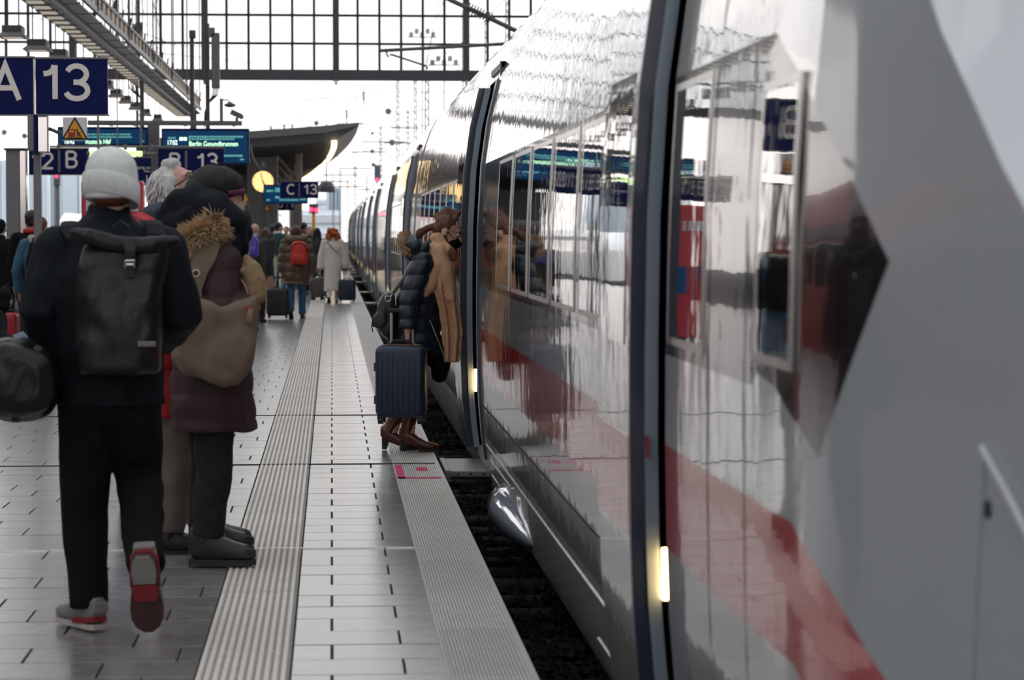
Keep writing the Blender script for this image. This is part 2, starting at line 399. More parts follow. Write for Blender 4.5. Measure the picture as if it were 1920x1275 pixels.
# ------------------------------------------------------------------ the train
def paint(name, col, coat=1.0, rough=.12, amp=.0021, spec=.25, crough=.015):
    m = bpy.data.materials.new(name); m.use_nodes = True; t = m.node_tree; p = t.nodes['Principled BSDF']; N = t.nodes.new; L = t.links.new
    p.inputs['Base Color'].default_value = (*col, 1); p.inputs['Roughness'].default_value = rough
    p.inputs['Coat Weight'].default_value = coat; p.inputs['Coat Roughness'].default_value = crough; p.inputs['Coat IOR'].default_value = 1.5; p.inputs['Specular IOR Level'].default_value = spec
    tcn = N('ShaderNodeTexCoord'); mp = N('ShaderNodeMapping'); mp.inputs['Scale'].default_value = (1, 1, .55)
    L(tcn.outputs['Object'], mp.inputs['Vector'])
    a = N('ShaderNodeTexNoise'); a.inputs['Scale'].default_value = 4.2; a.inputs['Detail'].default_value = 3; a.inputs['Roughness'].default_value = .5
    L(mp.outputs['Vector'], a.inputs['Vector'])
    b = N('ShaderNodeBump'); b.inputs['Distance'].default_value = amp; b.inputs['Strength'].default_value = 1
    L(a.outputs['Fac'], b.inputs['Height']); L(b.outputs['Normal'], p.inputs['Normal']); L(b.outputs['Normal'], p.inputs['Coat Normal'])
    return m
m_white = paint('train_grey_paint', (.50, .51, .52))
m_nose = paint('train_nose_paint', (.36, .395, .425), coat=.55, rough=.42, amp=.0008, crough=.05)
m_hood = paint('train_hood_sky_tint', (.66, .70, .74), coat=1, rough=.3, amp=.003, crough=.12)  # paler, bluer copy of the nose colour, standing in for mirrored sky
m_red = paint('train_red_paint', (.44, .007, .018), coat=.75)
m_band = paint('train_black_band', (.010, .010, .012), amp=.0012, coat=.6, spec=.1)
m_skirt = paint('train_skirt_paint', (.36, .36, .365), coat=.6, rough=.25)
m_pane = paint('train_window_glass', (.006, .007, .009), rough=.03, amp=.0009)
m_rim = M('window_rim_metal', (.55, .54, .53), .22, 1)
m_rubber = M('door_rubber', (.012, .013, .018), .45)
m_navy = M('door_edge_navy', (.014, .024, .055), .3, coat=.4)
m_jamb = M('door_edge_grey', (.30, .37, .45), .3, .3, coat=.4)
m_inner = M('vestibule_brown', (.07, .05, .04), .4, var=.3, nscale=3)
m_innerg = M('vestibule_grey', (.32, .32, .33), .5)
m_lamp = M('warm_step_lamp', (1., .62, .22), .4, emit=9)
m_gap = M('gangway_rubber', (.01, .01, .012), .7)
m_seam = M('seam_dark', (.01, .01, .01), .7)
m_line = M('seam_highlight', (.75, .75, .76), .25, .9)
CX = 2.45
PROF = [(-.62, 1.42), (-.38, 1.2), (-.22, 1.10), (0, 1.045), (.2, 1.02), (.4, 1.003), (.61, .995), (.76, .992), (.92, .99), (1.05, .99), (1.19, .99), (1.6, .996), (2.01, 1.02), (2.3, 1.06), (2.6, 1.13),
        (2.78, 1.195), (2.92, 1.27), (3.04, 1.36), (3.15, 1.47), (3.25, 1.62), (3.35, 1.82), (3.42, 2.1), (3.45, 2.45)]
def profx(z): return interp(z, PROF)
NL = 15                                             # rows up to and including the crease (z=2.6)
def tap(Y): return .05 * max(0, 5.6 - Y) ** 2 + max(0, 2.9 - Y) * .5
def fl(px, py):
    """station Y and height z where the sight line through photo position px, py meets the nose flank"""
    lo, hi = 2.0, 40.0
    for _ in range(50):
        m = (lo + hi) / 2; p = at(px, py, m)
        if p.x > profx(p.z) + tap(m): hi = m
        else: lo = m
    return lo, at(px, py, lo).z
def table(*px): return sorted(fl(*q) for q in px)
T_ST = table((1480, 975), (1560, 1110), (1660, 1275)); T_LOW = table((1420, 702), (1450, 722), (1535, 860), (1668, 490)); T_TOP = table((1505, 145), (1590, 320), (1668, 490)); T_CR = table((1740, 0), (1830, 200), (1920, 400))
TIP = T_LOW[0]
def ext(Y, T, sl): return interp(Y, T) if Y >= T[0][0] else T[0][1] + (Y - T[0][0]) * sl
def key_rows(nose, Y):
    """z of the profile rows at station Y (nose: rows sag towards the tip)"""
    zs = [z for z, _ in PROF[:NL]]
    if nose and Y < 5.9:
        ds = ext(Y, T_ST + [(5.75, .92)], .22) - .92
        cr = ext(Y, T_CR + [(5.05, 2.6), (9, 2.6)], .62)
        bb = ext(Y, T_LOW + [(5.75, 1.19)], .45); bt = ext(Y, T_TOP + [(5.6, 2.01)], .45) if Y > TIP[0] else bb
        if Y <= TIP[0]: bb = bt = min(bb, cr - .05)
        zs[6] += ds; zs[7] += ds; zs[8] += ds; zs[9] = lerp(zs[8], bb, .5); zs[10] = bb; zs[11] = (bb + bt) / 2; zs[12] = bt; zs[14] = cr; zs[13] = lerp(bt, cr, .5)
        if zs[6] < zs[5] + .05:
            for i in range(3, 6): zs[i] = lerp(zs[2], zs[6], (i - 2) / 4)
    return zs
def section(nose, Y):
    zs = key_rows(nose, Y)
    tp = tap(Y) if nose else 0
    pts = [(profx(z) + tp, z) for z in zs]
    xc, zc = pts[-1]; wn = interp(Y, [(4.3, 1), (5.3, 0)]) if nose else 0
    for z, x in PROF[NL:]:
        f = (x - 1.13) / (CX - 1.13); X = xc + f * (CX - xc)
        pts.append((X, lerp(z, zc + (X - xc) * .62, wn)))
    return pts
def kind(i):
    if i < 4: return 'skirt_panel'
    if i in (6, 7): return 'red_stripe'
    if i in (10, 11): return 'window_band'
    return 'body_shell'
KM = {'skirt_panel': m_skirt, 'red_stripe': m_red, 'window_band': m_band, 'body_shell': m_white, 'nose_cone': m_nose, 'hood_panel': m_hood}
def leaf_ring(y0, y1, off0, off1): pass
def car(name, label, y0, y1, doors, windows, nose=False, group=None, detail=True):
    """doors: (near edge, far edge) of each opening; windows: (y0, y1) panes; local coordinates start at y0"""
    t = thing(name, label, 'train car', (0, y0, 0), 0, group)
    st = sorted({y0, y1} | {d for dd in doors for d in dd} | ({q for q in [2.2, 2.4, 2.6, 2.8, 3.0, 3.15, 3.3, 3.45, 3.6, 3.75, 3.9, 4.05, 4.2, 4.35, 4.5, 4.65, 4.8, 4.95, 5.05, 5.15, 5.25, 5.35, 5.45, 5.6, 5.75, 5.9] + [q[0] for q in T_LOW + T_TOP]} if nose else set()) | {y0 + k * 1.5 for k in range(1, int((y1 - y0) / 1.5)) if not nose or y0 + k * 1.5 > 6})
    secs = [section(nose, y) for y in st]; n = len(secs[0])
    parts = {k: MB() for k in KM}
    full = MB()
    idx = {}
    for k in KM: idx[k] = {}
    def vid(k, a, i):
        d = idx[k]
        if (a, i) not in d:
            d[(a, i)] = len(parts[k].v); parts[k].v.append((secs[a][i][0], st[a] - y0, secs[a][i][1]))
        return d[(a, i)]
    for a in range(len(st) - 1):
        mid = (st[a] + st[a + 1]) / 2
        for i in range(n - 1):
            if any(d0 < mid < d1 for d0, d1 in doors) and 3 <= i <= NL - 2: continue
            k = kind(i) if i < NL - 1 else 'body_shell'
            if nose and mid < 5.2 and k in ('body_shell', 'skirt_panel'): k = 'nose_cone'
            if nose and mid < 5.05 and i >= NL - 1: k = 'hood_panel'
            parts[k].f.append((vid(k, a, i), vid(k, a + 1, i), vid(k, a + 1, i + 1), vid(k, a, i + 1))); parts[k].m.append(0)
    # far flank and floor (never seen from the platform but part of the car)
    b = parts['body_shell']
    fl = [(2 * CX - x, z) for x, z in reversed(secs[-1])]
    for a in range(len(st) - 1):
        A = [(2 * CX - x, st[a] - y0, z) for x, z in secs[a]]; B = [(2 * CX - x, st[a + 1] - y0, z) for x, z in secs[a + 1]]
        b.add(A + B, [(i, i + 1, n + i + 1, n + i) for i in range(n - 1)])
    A = [(x, y1 - y0, z) for x, z in secs[-1]] + [(2 * CX - x, y1 - y0, z) for x, z in reversed(secs[-1])]
    b.add(A, [tuple(range(len(A)))])
    A = [(x, 0, z) for x, z in secs[0]] + [(2 * CX - x, 0, z) for x, z in reversed(secs[0])]
    b.add(A, [tuple(range(len(A)))])
    for k, mb in parts.items():
        if mb.f: link(k, mb.mesh(k, KM[k], True), t)
    # windows: pane with a metal rim, both follow the flank
    for a, c in windows:
        z0, z1 = 1.225, 1.985
        if nose and a < 6: z0, z1 = (1.25, 1.9)
        zz = [z0, lerp(z0, z1, .33), lerp(z0, z1, .66), z1]
        mb = MB()
        o_, i_ = [], []
        outer = [(a, z0)] + [(c, z0)] + [(c, z) for z in zz[1:]] + [(a, z) for z in reversed(zz[1:])]
        cy, cz, d = (a + c) / 2, (z0 + z1) / 2, .022
        R1 = [V((profx(z) - .005, y - y0, z)) for y, z in outer]; R0 = [V((profx(z) + .004, y - y0, z)) for y, z in outer]
        ins = [(y + (d if y < cy else -d), min(max(z, z0 + d), z1 - d)) for y, z in outer]
        R2 = [V((profx(z) - .005, y - y0, z)) for y, z in ins]; R3 = [V((profx(z) + .002, y - y0, z)) for y, z in ins]
        mb.rings([R0, R1, R2, R3], cap=False); rim = mb.build('window_rim', m_rim, t)
        g = MB(); g.rings([[V((profx(z) - .004, (a + d) - y0, z)) for z in zz], [V((profx(z) - .004, (c - d) - y0, z)) for z in zz]], cap=False, close=False)
        g.build('window_pane', m_pane, t, smooth=True)
    # doors
    for d0, d1 in doors:
        L_ = .92
        zz = [.02, .2, .4, .6, .9, 1.2, 1.6, 2.0, 2.3, 2.45, 2.58]
        # leaf: slid open beyond the far edge, standing proud of the flank
        off, q1, q2 = (.075, .045, .085) if nose else (.05, .02, .055)
        leaf = thing_part('door_leaf', t)
        for nm, mt, o0, o1, ya, yb in (('leaf_skin', m_white, -off, -off + .012, d1 + .03, d1 + L_), ('leaf_seal', m_navy, -off - .002, -off + q1, d1 - .005, d1 + .032), ('leaf_edge', m_jamb, -off + q1, -off + q2, d1 - .012, d1 + .03), ('leaf_core', m_band, -off + .012, -off + q2 - .005, d1 + .03, d1 + L_)):
            mb = MB(); rs = []
            for z in zz: rs.append([V((profx(z) + o0, ya - y0, z)), V((profx(z) + o1, ya - y0, z)), V((profx(z) + o1, yb - y0, z)), V((profx(z) + o0, yb - y0, z))])
            mb.rings(rs); mb.build(nm, mt, leaf, smooth=True)
        # red stripe and window on the leaf
        for nm, mt, za, zb, ya, yb in (('leaf_stripe', m_red, .61, .92, d1 + .035, d1 + L_ - .002), ('leaf_window', m_pane, 1.2, 2.05, d1 + .15, d1 + L_ - .12)):
            mb = MB(); mb.rings([[V((profx(z) - off - .003, ya - y0, z)), V((profx(z) - off - .003, yb - y0, z)), V((profx(z) - off + .01, yb - y0, z)), V((profx(z) - off + .01, ya - y0, z))] for z in (za, lerp(za, zb, .35), lerp(za, zb, .7), zb)])
            mb.build(nm, mt, leaf, smooth=True)
        # near jamb, vestibule, threshold
        mb = MB()
        for nm, mt, ya, yb, o0, o1 in () if d0 == 7.24 else (('door_jamb', m_jamb, d0 - .01, d0 + .05, -.016, .05), ('door_seal', m_navy, d0 - .075, d0 - .01, -.014, .03)):
            mb = MB(); mb.rings([[V((profx(z) + o0, ya - y0, z)), V((profx(z) + o1, ya - y0, z)), V((profx(z) + o1, yb - y0, z)), V((profx(z) + o0, yb - y0, z))] for z in zz]); mb.build(nm, mt, t, smooth=True)
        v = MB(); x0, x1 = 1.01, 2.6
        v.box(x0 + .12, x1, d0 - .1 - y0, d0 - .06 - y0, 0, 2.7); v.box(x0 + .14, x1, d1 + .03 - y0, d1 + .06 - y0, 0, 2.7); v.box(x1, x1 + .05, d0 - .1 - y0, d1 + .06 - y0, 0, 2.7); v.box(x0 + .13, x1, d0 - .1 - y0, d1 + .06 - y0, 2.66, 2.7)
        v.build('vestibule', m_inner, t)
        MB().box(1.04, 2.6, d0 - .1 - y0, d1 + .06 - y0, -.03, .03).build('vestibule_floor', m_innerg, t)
        MB().bbox(1.012, 1.03, d1 - .05 - y0, d1 - .015 - y0, .42, .58, .003).build('step_lamp', m_lamp, t)
        s = MB(); s.bbox(.79, 1.12, d0 - .02 - y0, d1 - .02 - y0, -.10, -.06, .006)
        s.bbox(.76, .80, d0 - .02 - y0, d1 - .02 - y0, -.115, -.055, .006)
        sp = s.build('folding_step', m_steel_l, t)
        for q in (.12, .5, .88):
            MB().tube([(lerp(.82, 1.05, q), d0 - .026 - y0, -.08), (lerp(.82, 1.05, q), d0 - .018 - y0, -.08)], .009, 8).build('bolt', m_seam, sp)
    return t
def thing_part(name, parent):
    o = bpy.data.objects.new(name, None); COL.objects.link(o); o.parent = parent; return o
wins = [(13.75, 14.8), (12.5, 13.55), (11.25, 12.3), (10.0, 11.05), (8.78, 9.83)] + [(19.2 + 1.25 * k, 20.25 + 1.25 * k) for k in range(7)]
c1 = car('train_car', 'nearest glossy grey train car with red stripe, sagging nose and two open doors', 2.2, 29.32, [(7.24, 7.5), (16.55, 17.5)], wins + [(5.24, 5.70), (6.5, 7.2)], nose=True, group='cars of the train')
# trim of the near car: seams, hatch, keyhole, fairing, marks
def strip(name, pts, wid, mat, parent, off=.004, y0=2.2, th=.006):
    """thin strip on the flank through (Y, z) points"""
    mb = MB(); A, B, C, D = [], [], [], []
    rs = []
    for k, (Y, z) in enumerate(pts):
        a = V(pts[max(k - 1, 0)]); b = V(pts[min(k + 1, len(pts) - 1)]); d = (V((b[0], b[1])) - V((a[0], a[1]))).normalized(); nrm = V((-d.y, d.x)) * wid / 2
        q = []
        for s_, o in ((1, 0), (-1, 0), (-1, 1), (1, 1)):
            yy, zz = Y + nrm.x * s_, z + nrm.y * s_; q.append(V((profx(zz) + tap(yy) - off + (th if o else 0), yy - y0, zz)))
        rs.append(q)
    mb.rings(rs); return mb.build(name, mat, parent)
lin = lambda a, b, n: [(lerp(a[0], b[0], i / n), lerp(a[1], b[1], i / n)) for i in range(n + 1)]
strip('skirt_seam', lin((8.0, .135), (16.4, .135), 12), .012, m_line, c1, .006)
strip('panel_seam', lin((8.0, .40), (16.4, .40), 10), .01, m_seam, c1, .003)
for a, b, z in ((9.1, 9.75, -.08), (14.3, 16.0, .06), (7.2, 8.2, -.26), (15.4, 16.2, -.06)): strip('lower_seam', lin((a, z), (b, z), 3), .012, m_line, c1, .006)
for Y in (5.84, 8.75, 12.9, 15.6): strip('panel_joint', lin((Y, -.2 if Y > 7 else .1), (Y, .38 if Y > 7 else 2.6), 12), .009, m_seam, c1, .0012)
strip('panel_joint', lin((8.72, .38), (8.72, 1.18), 8), .008, m_seam, c1, .003)
strip('red_handle', lin((7.96, .665), (7.96, .825), 4), .035, m_red, c1, .012)
strip('door_button', lin((7.47, .93), (7.47, .86), 2), .03, m_red, c1, .03)
for Y, z0, z1 in ((8.78, .833, .907), (8.78, .725, .804)): strip('slot', lin((Y, z0), (Y, z1), 3), .035, m_seam, c1, .004)
strip('leaf_joint', lin((6.42, .03), (6.42, 2.6), 16), .010, m_seam, c1, .0012)
for dd in (7.24, 16.55):
    MB().tube([(1.25, dd + .2 - 2.2, .5), (1.25, dd + .2 - 2.2, 2.1)], .016, 8).build('handrail', m_rim, c1)
    MB().box(1.2, 2.6, dd + .215 - 2.2, dd + .235 - 2.2, 2.3, 2.62).build('ceiling_panel', m_innerg, c1)
    MB().box(1.5, 2.6, dd + .215 - 2.2, dd + .24 - 2.2, .03, 1.15).build('wall_panel', m_innerg, c1)
# coupler hatch on the nose flank
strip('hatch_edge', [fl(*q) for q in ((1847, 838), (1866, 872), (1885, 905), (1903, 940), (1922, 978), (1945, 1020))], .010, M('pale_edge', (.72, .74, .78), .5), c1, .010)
strip('hatch_joint', [fl(*q) for q in ((1849, 850), (1846, 900), (1840, 1000), (1834, 1100), (1826, 1280))], .004, m_nose, c1, .004)
ky, kz = fl(1853, 955); k = MB(); xk = profx(kz) + tap(ky); k.tube([(xk - .004, ky - 2.2, kz), (xk + .02, ky - 2.2, kz)], [(.011, .016)] * 2, 14, side=(0, 1, 0)); k.build('keyhole', m_seam, c1)
# silver fairing below the far door
f = MB(); rs = []
for i, q in enumerate([0, .05, .15, .3, .5, .7, .85, .95, 1]):
    Y = 15.35 - q * 2.3; r = math.sin(math.pi * min(1, q ** .55 * .5 + .5 * q ** .55)) if 0 else (1 - (1 - min(q / .25, 1)) ** 2) ** .5 * (1 - max(0, q - .25) / .75) ** .7
    r = max(r, .02); rs.append([V((1.10 - .17 * r * math.cos(an) * (1 if math.cos(an) > 0 else .1), Y - 2.2, -.13 + .17 * r * math.sin(an))) for an in [2 * math.pi * j / 20 for j in range(20)]])
f.rings(rs); f.build('damper_fairing', paint('fairing_silver', (.28, .33, .40), amp=.0005), c1, smooth=True)
# following cars
wl = [(30.5 + 4.2 + 1.25 * k, 30.5 + 5.25 + 1.25 * k) for k in range(5)] + [(30.5 + 15.2 + 1.25 * k, 30.5 + 16.25 + 1.25 * k) for k in range(6)]
c2 = car('train_car', 'second train car, its open door standing behind the boarding woman', 30.0, 53.8, [(32.0, 32.9), (42.6, 43.5)], wl, group='cars of the train')
labs = ['third train car from the camera along the platform', 'fourth train car from the camera along the platform', 'fifth train car from the camera, small in the distance', 'last visible train car at the far end of the platform']
for k in range(4):
    c = copy_tree(c2); c.location.y = 30.0 + 24.5 * (k + 1); c['label'] = labs[k]
for k in range(5):
    yj = 29.66 + 24.5 * k
    g = thing('gangway_bellows', ['dark rubber gangway between the nearest and second train cars', 'dark gangway between the second and third train cars', 'dark gangway between the third and fourth train cars', 'dark gangway between the fourth and fifth train cars', 'farthest dark gangway near the end of the train'][k], 'gangway', (0, yj, 0), 0, 'gangways between the cars')
    mb = MB()
    for q in (-.255, -.085, .085, .255):
        sec = [(CX + (x - CX) * .965, -.3 + (z + .3) * .985) for z, x in PROF[2:]]; ol = sec + [(2 * CX - x, z) for x, z in reversed(sec[:-1])]
        mb.prism(ol, 'y', q - .08, q + .08)
    mb.build('bellows_fold', m_gap, g)
# ------------------------------------------------------------------ signs, boards, lamps and steelwork over the platform
m_blue = M('sign_blue', (.004, .010, .085), .5, var=.06, spec=.12)
m_let = M('sign_lettering', (.85, .80, .76), .5)
m_grey = M('grey_paint', (.17, .17, .18), .45, var=.1)
m_dgrey = M('dark_grey_paint', (.075, .075, .085), .5, var=.1)
m_lens = M('lamp_underside', (.75, .68, .55), .5, emit=.25)
m_black = M('black_plastic', (.012, .012, .013), .5)
m_chrome = M('polished_steel', (.62, .6, .6), .12, 1)
def pbox(px0, px1, py0, py1, Y, d0, d1, b=.0, mb=None):
    """box filling the photo rectangle px0..px1, py0..py1 at distance Y, from Y+d0 to Y+d1; returns (mb, centre, w, h) with mb centred on its middle"""
    a = at(px0, py1, Y); c = at(px1, py0, Y); ce = (a + c) / 2; w_, h_ = c.x - a.x, c.z - a.z
    mb = mb or MB()
    if b: mb.bbox(-w_ / 2, w_ / 2, d0, d1, -h_ / 2, h_ / 2, b)
    else: mb.box(-w_ / 2, w_ / 2, d0, d1, -h_ / 2, h_ / 2)
    return mb, ce, w_, h_
def sign(name, label, px0, px1, py0, py1, Y, texts, group=None, depth=.12, seps=(), mat=None, cat='sign'):
    """blue board with lettering; texts: (string, px centre, py centre, cap height px)"""
    mb, ce, w_, h_ = pbox(px0, px1, py0, py1, Y, 0, depth * .7, .008)
    t = thing(name, label, cat, ce, 0, group)
    mb.build('board', mat or m_blue, t)
    fr = MB()
    fr.box(-w_ / 2 - .012, w_ / 2 + .012, -.006, depth * .7 + .006, h_ / 2, h_ / 2 + .018); fr.box(-w_ / 2 - .012, w_ / 2 + .012, -.006, depth * .7 + .006, -h_ / 2 - .012, -h_ / 2)
    fr.build('frame', m_grey, t)
    pxm = F_PX / Y
    for s_, px, py, ch in texts:
        p = at(px, py, Y) - ce
        glyphs(s_, ch / pxm, t, m_let, (p.x, -.002, p.z))
    for px in seps:
        p = at(px, (py0 + py1) / 2, Y) - ce
        MB().box(p.x - .02, p.x + .02, -.02, .0, -h_ * .42, h_ * .42).build('divider', m_grey, t)
    return t
# A 13 signs on their post
sign('platform_sign', 'large blue sign reading 13, nearest and topmost at the upper left', 67, 201, 111, 214, 24, [('13', 124, 154, 72)], 'big blue platform signs')
sign('platform_sign', 'large blue sign with a cut-off letter A at the left edge', -74, 61, 109, 214, 24, [('A', 10, 154, 72)], 'big blue platform signs')
c = at(64, 165, 24.1)
t = thing('sign_post', 'grey steel post between the A sign and the 13 sign', 'post', (at(70, 300, 24.1).x, 24.1, 0))
MB().bbox(-.035, .035, -.035, .035, 0, at(70, 215, 24.1).z, .008).build('post', m_grey, t)
MB().bbox(-.06, -.01, -.05, .0, at(70, 218, 24.1).z, at(70, 110, 24.1).z + .02, .006).build('upper_tube', m_chrome, t)
z1, z0 = at(65, 215, 24).z, at(65, 283, 24).z
MB().bbox(-.075, -.012, -.15, -.04, z0, z1, .01).build('cable_box', m_grey, t)
MB().bbox(.012, .125, -.14, -.035, z0 - .02, z1 - .01, .015).build('glass_case', m_chrome, t)
MB().bbox(-.012, .012, -.16, -.03, z0 - .03, z1, .004).build('case_back', m_blue, t)
MB().tube([(.0, -.05, z1 - .08), (.21, -.03, z1 - .17), (.36, 0, z1 - .2)], .016, 8).build('bracket', m_dgrey, t)
# triangular warning sign
mb, ce, w_, h_ = pbox(118, 163, 220, 264, 24.0, 0, .015, .004)
t = thing('warning_sign', 'white square plate with yellow warning triangle below the 13 sign', 'warning sign', ce)
mb.build('plate', M('plate_white', (.72, .72, .72), .5), t)
m_yel = M('warning_yellow', (.75, .33, .01), .5)
def tri(r, d0, d1, dz=0): 
    q = MB(); q.prism([(r * math.cos(a), r * math.sin(a) + dz) for a in (math.pi / 2, math.pi * 7 / 6, math.pi * 11 / 6)], 'y', d0, d1); return q
tri(.150, -.006, .0, -.028).build('triangle_border', m_black, t); tri(.118, -.009, -.003, -.028).build('triangle', m_yel, t)
q = MB(); q.bbox(-.062, .002, -.013, -.008, -.075, .0, .003); q.build('train_symbol', M('symbol_red', (.35, .015, .02), .5), t)
q = MB(); q.box(-.05, -.01, -.0145, -.012, -.032, -.012); q.build('symbol_window', m_yel, t)
q = MB(); q.tube([(.022, -.011, -.02), (.038, -.011, -.055), (.06, -.011, -.07)], .007, 6); q.tube([(.018, -.011, -.062), (.040, -.011, -.05), (.05, -.011, -.03)], .005, 6); q.ell((.018, -.011, -.008), (.010, .004, .010), 8); q.box(-.07, .075, -.013, -.008, -.088, -.08)
q.build('falling_figure', m_black, t)
# portal with indicator boards
YP = 52.0
zb = at(300, 233, YP).z; zt = at(300, 224, YP).z
t = thing('sign_gantry', 'grey steel beam on a column carrying the two indicator boards', 'gantry', (at(289, 400, YP + .55).x, YP + .55, 0))
xa, xb = at(160, 230, YP).x - t.location.x, at(452, 230, YP).x - t.location.x
MB().bbox(xa, xb, -.1, .1, zb, zt, .01).build('beam', m_grey, t)
MB().bbox(-.125, .125, -.12, .12, 0, zb, .01).build('column', m_grey, t)
for px in (205, 250, 345, 437): 
    x = at(px, 230, YP).x - t.location.x; MB().box(x - .03, x + .03, -.36, .06, zb - .02, zb + .03).build('hanger', m_grey, t)
MB().bbox(-.16, .16, -.16, .16, 0, .03, .005).build('base_plate', m_dgrey, t)
m_scr = M('board_screen', (.002, .035, .10), .35, emit=.38, spec=.15)
m_bt = M('board_text', (.55, 1., .62), .5, emit=1.3); m_bw = M('board_text_white', (.8, 1., .95), .5, emit=1.3); m_bd = M('board_small_text', (.12, .42, .38), .5, emit=.5)
def board(label, px0, px1, py0, py1, Y, texts, rows):
    mb, ce, w_, h_ = pbox(px0, px1, py0, py1, Y, .01, .3, .01)
    t = thing('indicator_board', label, 'display board', ce, 0, 'blue train indicator boards')
    mb.build('housing', m_blue, t)
    MB().box(-w_ / 2 + .03, w_ / 2 - .03, .0, .012, -h_ / 2 + .03, h_ / 2 - .05).build('screen', m_scr, t)
    pxm = F_PX / Y
    for s_, px, py, ch, al, m_, sx in texts:
        p = at(px, py, Y) - ce; text_mesh(s_, ch / pxm / .70, m_, 'lettering', t, (p.x, -.003, p.z), align=al, ext=.002, sx=sx, bold=.0)
    for ra, rb, py, hh in rows:          # lines too small to read: runs of dashes
        mb = MB(); rr = random.Random(py * 7 + 3); x = ra
        while x < rb:
            l = rr.uniform(2.2, 5); a = at(x, py + hh / 2, Y) - ce; b = at(min(x + l, rb), py - hh / 2, Y) - ce
            mb.box(a.x, b.x, -.004, .001, a.z, b.z); x += l + rr.uniform(.6, 1.6)
        mb.build('small_print', m_bd, t)
    return t
bd = board('right indicator board announcing 17:02 Berlin Gesundbrunnen', 303, 467, 241, 308, YP, [('17:02', 313, 267.5, 8.6, 'LEFT', m_bw, .72), ('Berlin Gesundbrunnen', 354, 270, 9.2, 'LEFT', m_bt, .76)], [(354, 456, 256.5, 3.4), (354, 440, 261, 2.6), (315, 330, 258.5, 3), (420, 456, 292, 3.6), (450, 457, 299, 3)])
mb = MB(); 
for a, b in ((336.5, 343), (344.5, 350)): p = at(a, 263.5, YP) - bd.location; q = at(b, 257.5, YP) - bd.location; mb.box(p.x, q.x, -.004, .001, p.z, q.z)
mb.build('coach_symbol', m_bt, bd)
board('left indicator board announcing Rostock Hbf behind the warning sign', 108, 276, 238, 272, YP, [('16:42', 120, 266, 8.2, 'LEFT', m_bw, .74), ('Rostock Hbf', 160, 266, 8.6, 'LEFT', m_bt, .74)], [(140, 245, 252, 2.6), (140, 248, 257, 2.6), (262, 270, 265, 2)])
# lamp head, camera, loudspeakers on the gantry
def on_gantry(name, label, cat, px): return thing(name, label, cat, (at(px, 224, YP).x, YP + .55, zt))
t = on_gantry('street_lamp', 'small grey lamp head on a short bent pole above the right indicator board', 'lamp', 413)
s = YP / F_PX
MB().bbox(-.035, .035, -.035, .035, 0, 42 * s, .006).build('pole', m_grey, t); MB().tube([(.02, 0, 39.5 * s), (12 * s, 0, 39 * s), (15 * s, 0, 36 * s)], .014, 8).build('arm', m_grey, t)
MB().rings([[V((16 * s + r * math.cos(a), r * math.sin(a), z * s)) for a in [k * math.pi / 8 for k in range(16)]] for r, z in ((.03, 36), (.05, 34), (.12, 31), (.125, 28), (.06, 25.5))]).build('lamp_shade', m_dgrey, t, True)
t = on_gantry('security_camera', 'grey boxy security camera at the end of the gantry beam', 'camera', 442)
MB().bbox(-.03, .03, -.03, .03, 0, .07, .005).build('mount', m_dgrey, t)
rm = Matrix.Translation((0, 0, .13)) @ Matrix.Rotation(math.radians(24), 4, 'Y')
MB().bbox(-.14, .14, -.06, .06, -.05, .05, .012, mat=rm).build('housing', m_grey, t); MB().bbox(-.16, .10, -.07, .07, .05, .062, .004, mat=rm).build('sun_shield', m_dgrey, t); MB().tube([rm @ V((.13, 0, 0)), rm @ V((.155, 0, 0))], .035, 12).build('lens', m_black, t)
def tall(label, px, pyt, pyb, boxes, Y=YP + 2, name='antenna_post', cat='antenna'):
    t = thing(name, label, cat, (at(px, 300, Y).x, Y, 0), 0)
    MB().bbox(-.045, .045, -.045, .045, 0, at(px, pyt, Y).z, .008).build('post', m_dgrey, t)
    for x0, x1, y0, y1 in boxes:
        a = at(x0, y1, Y) - t.location; b = at(x1, y0, Y) - t.location
        MB().bbox(a.x, b.x, -.12, .06, a.z, b.z, .015).build('panel', m_grey if x1 - x0 > 12 else m_dgrey, t)
    return t
t = tall('tall grey antenna mast with one wide panel above the right indicator board', 390, 44, 240, [(397, 412, 62, 166), (390, 403, 52, 70), (386, 392, 160, 163)])
mb = MB()
for i in range(4): p = [at(x, y, YP + 2) - t.location for x, y in ((400 + i * 3, 166), (399 + i * 3, 178), (390, 195), (384 + i, 210), (383, 240))]; mb.tube(p, .012, 6)
mb.build('cables', m_black, t)
tall('slim dark post with small cap just left of the antenna mast', 361, 57, 240, [(355, 367, 57, 72), (357, 361, 72, 190)])
tall('dark antenna panels on a post partly behind the lighting truss', 258, 42, 240, [(238, 250, 54, 102), (249, 258, 45, 100), (259, 268, 42, 104)], Y=86)
t = tall('thin grey mast with hanging cables left of the gantry column', 267, 150, 240, [(262, 266, 150, 158)], Y=YP + 3)
mb = MB()
for i in range(5): mb.tube([at(x, y, YP + 3) - t.location for x, y in ((240 + i * 4, 148), (243 + i * 4, 166 + i), (256 + i, 178), (266, 182 + 2 * i))], .012, 6)
mb.build('cables', m_black, t)
